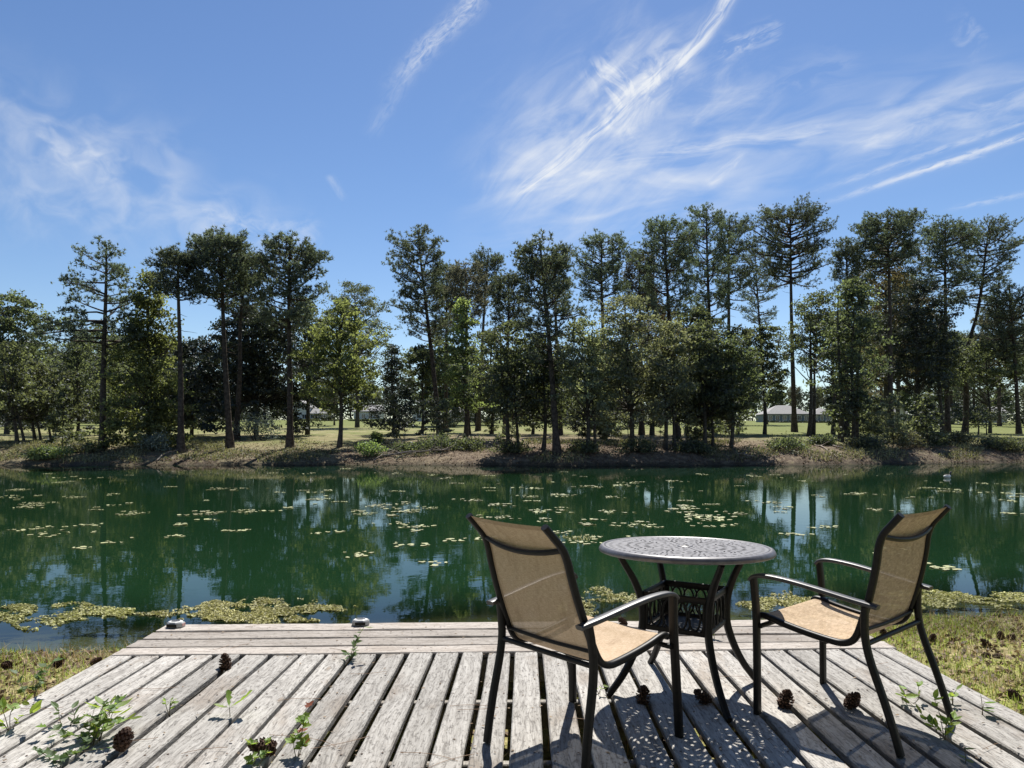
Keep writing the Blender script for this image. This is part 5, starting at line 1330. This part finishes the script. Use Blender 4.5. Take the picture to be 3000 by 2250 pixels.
def sprig(label, px, py, stems, kind='lance', mat='sprig', size=.05, z=-.03, name='seedling', tipmat=None):
    """stems: (dx, dy, dz, leaves)"""
    x_, y_ = gnd(px, py, 0); t = thing(name, label, 'plant', (x_, y_, z), 0, 'plants growing through the deck')
    sb = MB()
    for (dx, dy, dz, nl) in stems:
        e = np.array((dx, dy, dz - z)); p = catmull([(0, 0, 0), e * (.35, .35, .6) + rng.normal(size=3) * .01, e], 9); sb.tube(p, np.linspace(.0022, .0010, 9), 5, up=(.3, .9, .1))
        for k in range(int(nl * 1.35 + .5)):
            f = 1.0 if k == 0 else rng.uniform(.30, .97); q = np.array([np.interp(f * 8, np.arange(9), p[:, c]) for c in range(3)])
            if q[2] < -z + .008: q[2] = -z + .008 + rng.uniform(0, .01)
            o = link('leaf', LEAF[kind, tipmat if (tipmat and f > .95) else mat], None, t); o.location = q
            az = math.atan2(dy, dx) + (rng.normal() * .6 if k == 0 else rng.choice([-1, 1]) * rng.uniform(.5, 2.2))
            o.rotation_euler = (rng.normal() * .4, -rng.uniform(-.1, .9), az); s_ = size * rng.uniform(.7, 1.25); o.scale = (s_, s_, s_)
    sb.build('stem', M['stem'], t, smooth=True)
sprig('broad leaved sprig at the left picture edge of the deck', 30, 2135, [(-.06, .02, .10, 5), (.05, .03, .12, 5), (.12, -.02, .08, 4), (-.02, -.05, .06, 4)], 'lance', 'sprig', .060, name='vine')
sprig('tangled trailing vine with bright big leaves left of the dark cone', 270, 2170, [(.02, .05, .14, 5), (.10, .04, .16, 5), (-.12, -.06, .05, 8), (.05, -.10, .04, 7), (-.05, .10, .10, 6), (.13, -.03, .10, 5), (-.22, .03, .05, 6)], 'ivy', 'sprig_dark', .036, name='vine')
sprig('bright long leaves standing up beside the trailing vine', 290, 2160, [(.05, .03, .12, 5), (.09, -.01, .10, 5), (.00, .03, .13, 4), (.12, .03, .07, 4)], 'lance', 'sprig', .070)
sprig('thin trailing vine creeping over the lower left boards', 165, 2225, [(.10, .03, .03, 9), (-.10, .02, .03, 7), (.05, -.06, .03, 7), (.20, .02, .04, 8)], 'ivy', 'sprig_dark', .030, name='vine')
sprig('three leaf sprig between the first boards on the left', 318, 2100, [(.015, .0, .085, 2), (.055, .01, .05, 2), (-.04, .0, .04, 3)], 'lance', 'sprig', .055)
sprig('vine sprig with narrow leaves at the far left boards', 190, 2125, [(-.03, .0, .08, 4), (.02, .02, .07, 4), (.07, 0, .03, 4)], 'lance', 'sprig_dark', .045, name='vine')
sprig('tiny pale tuft in a board gap left of the oak seedling', 497, 2085, [(-.02, 0, .05, 3), (.02, 0, .06, 3), (0, .01, .05, 2)], 'lance', 'sprig', .032)
def oak():
    x_, y_ = gnd(672, 2100, 0); t = thing('oak_seedling', 'three leaved oak seedling standing in a board gap', 'plant', (x_, y_, -.03), 0, 'plants growing through the deck')
    b = MB(); b.tube(catmull([(0, 0, 0), (.003, 0, .03), (0, 0, .075)], 7), .0018, 5, up=(.3, .9, .1)); b.build('stem', M['stem'], t)
    for az, el, s_, roll in ((2.9, -.15, .085, .3), (2.0, -1.0, .085, .8), (.45, -.62, .125, -.3)):
        o = link('leaf', LEAF['oak', 'sprig'], None, t); o.location = (0, 0, .075); o.rotation_euler = (roll, el, az); o.scale = (s_, s_, s_)
oak()
sprig('red tipped maple like seedling right of the lying cone', 870, 2215, [(.03, .03, .19, 9), (.0, .02, .09, 5), (.04, -.02, .06, 6)], 'ivy', 'sprig', .040, tipmat='sprig_red')
sprig('small pale seedling left of the lying cone', 748, 2240, [(-.03, .02, .08, 6), (.04, .02, .09, 5), (0, -.03, .05, 5)], 'ivy', 'sprig', .032)
sprig('lanky seedling rising at the cross boards right of the dock light', 1028, 1932, [(.015, .01, .10, 7), (.075, .02, .19, 6), (-.02, 0, .04, 5)], 'lance', 'sprig_dark', .048)
sprig('green sprig under the table by its right leg', 2095, 1868, [(.02, 0, .09, 6), (-.04, 0, .06, 5)], 'ivy', 'sprig', .036)
sprig('four leaved sprig between the rear legs of the right chair', 2655, 2055, [(-.03, .0, .08, 2), (.06, .0, .085, 2), (.01, -.03, .05, 2)], 'lance', 'sprig', .068)
sprig('leafy clump at the foot of the right chair outer rear leg', 2770, 2165, [(.02, .0, .11, 5), (-.07, .03, .07, 5), (.05, .02, .08, 5), (-.02, .05, .16, 4), (-.10, .10, .12, 4)], 'lance', 'sprig', .048)
sprig('little sprig on the right chair outer rear leg', 2790, 2062, [(.02, 0, .07, 4), (-.01, 0, .05, 2)], 'lance', 'sprig', .045)
sprig('single dark leaf on a thin stalk near the right deck edge', 2880, 2090, [(.005, 0, .05, 2), (-.012, 0, .09, 0)], 'lance', 'sprig_dark', .062)
sprig('tiny pale sprig by the left chair front foot', 1760, 2035, [(.01, 0, .05, 3), (-.03, 0, .04, 2)], 'lance', 'sprig', .034)
sprig('dark weed twig on the left grass beside the deck', 70, 2030, [(.14, .02, .16, 8), (-.04, 0, .10, 5), (.05, .05, .12, 6)], 'ivy', 'sprig_dark', .04, z=-.26)
sprig('dark leaf standing in a gap at the lower right', 2825, 2235, [(0, 0, .06, 2)], 'lance', 'sprig_dark', .05)

n_ = 420; X_ = rng.uniform(-2.4, 2.4, n_); Y_ = rng.uniform(2.5, 5.0, n_)
P = np.stack([X_, Y_, np.full(n_, .004)], -1); b = MB(); V, Fc = leaf_quads(P, .016, 6.0); b.add(V, Fc)
tag(b.build('leaf_scraps', M['litter']), 'tiny dry leaf scraps lying about on the deck boards', 'leaf scraps', kind='stuff')

# dry needles and twigs on the boards
def needle(px, py, L, ang, lift=.004, lb='dry curved pine needle lying on the deck boards'):
    x_, y_ = gnd(px, py); b = MB(); s_ = np.linspace(-.5, .5, 7); c_ = rng.uniform(-.25, .25)
    b.tube(np.stack([s_ * L, c_ * L * (s_ ** 2 - .08) * 2, lift + .006 * rng.uniform(0, 1) * (s_ + .5)], -1), .0011, 4)
    o = b.build('pine_needle', M['needle_dry'], smooth=True); o.location = (x_, y_, .001); o.rotation_euler = (0, 0, ang); tag(o, lb, 'pine needle', 'dry pine needles on the deck')
for px, py, L, a in ((1390, 2070, .24, -.1), (1400, 2082, .2, .05), (460, 2020, .2, .1), (880, 2050, .22, .1), (850, 2160, .2, -.15), (940, 2175, .2, -.5), (1000, 2180, .26, .5), (1260, 2215, .26, -.3), (1320, 2230, .22, .6), (390, 2170, .2, .05),
                     (700, 1895, .14, 1.0), (650, 1900, .12, 1.0), (740, 1836, .1, .6), (990, 1905, .14, -.5), (2140, 1985, .2, .02), (2080, 2070, .18, .05), (2570, 1950, .16, .4), (2900, 2190, .12, .5), (120, 2080, .2, .05), (1080, 1975, .2, .2), (1700, 2110, .14, -.3), (600, 2200, .18, .3)):
    needle(px, py, L, a)
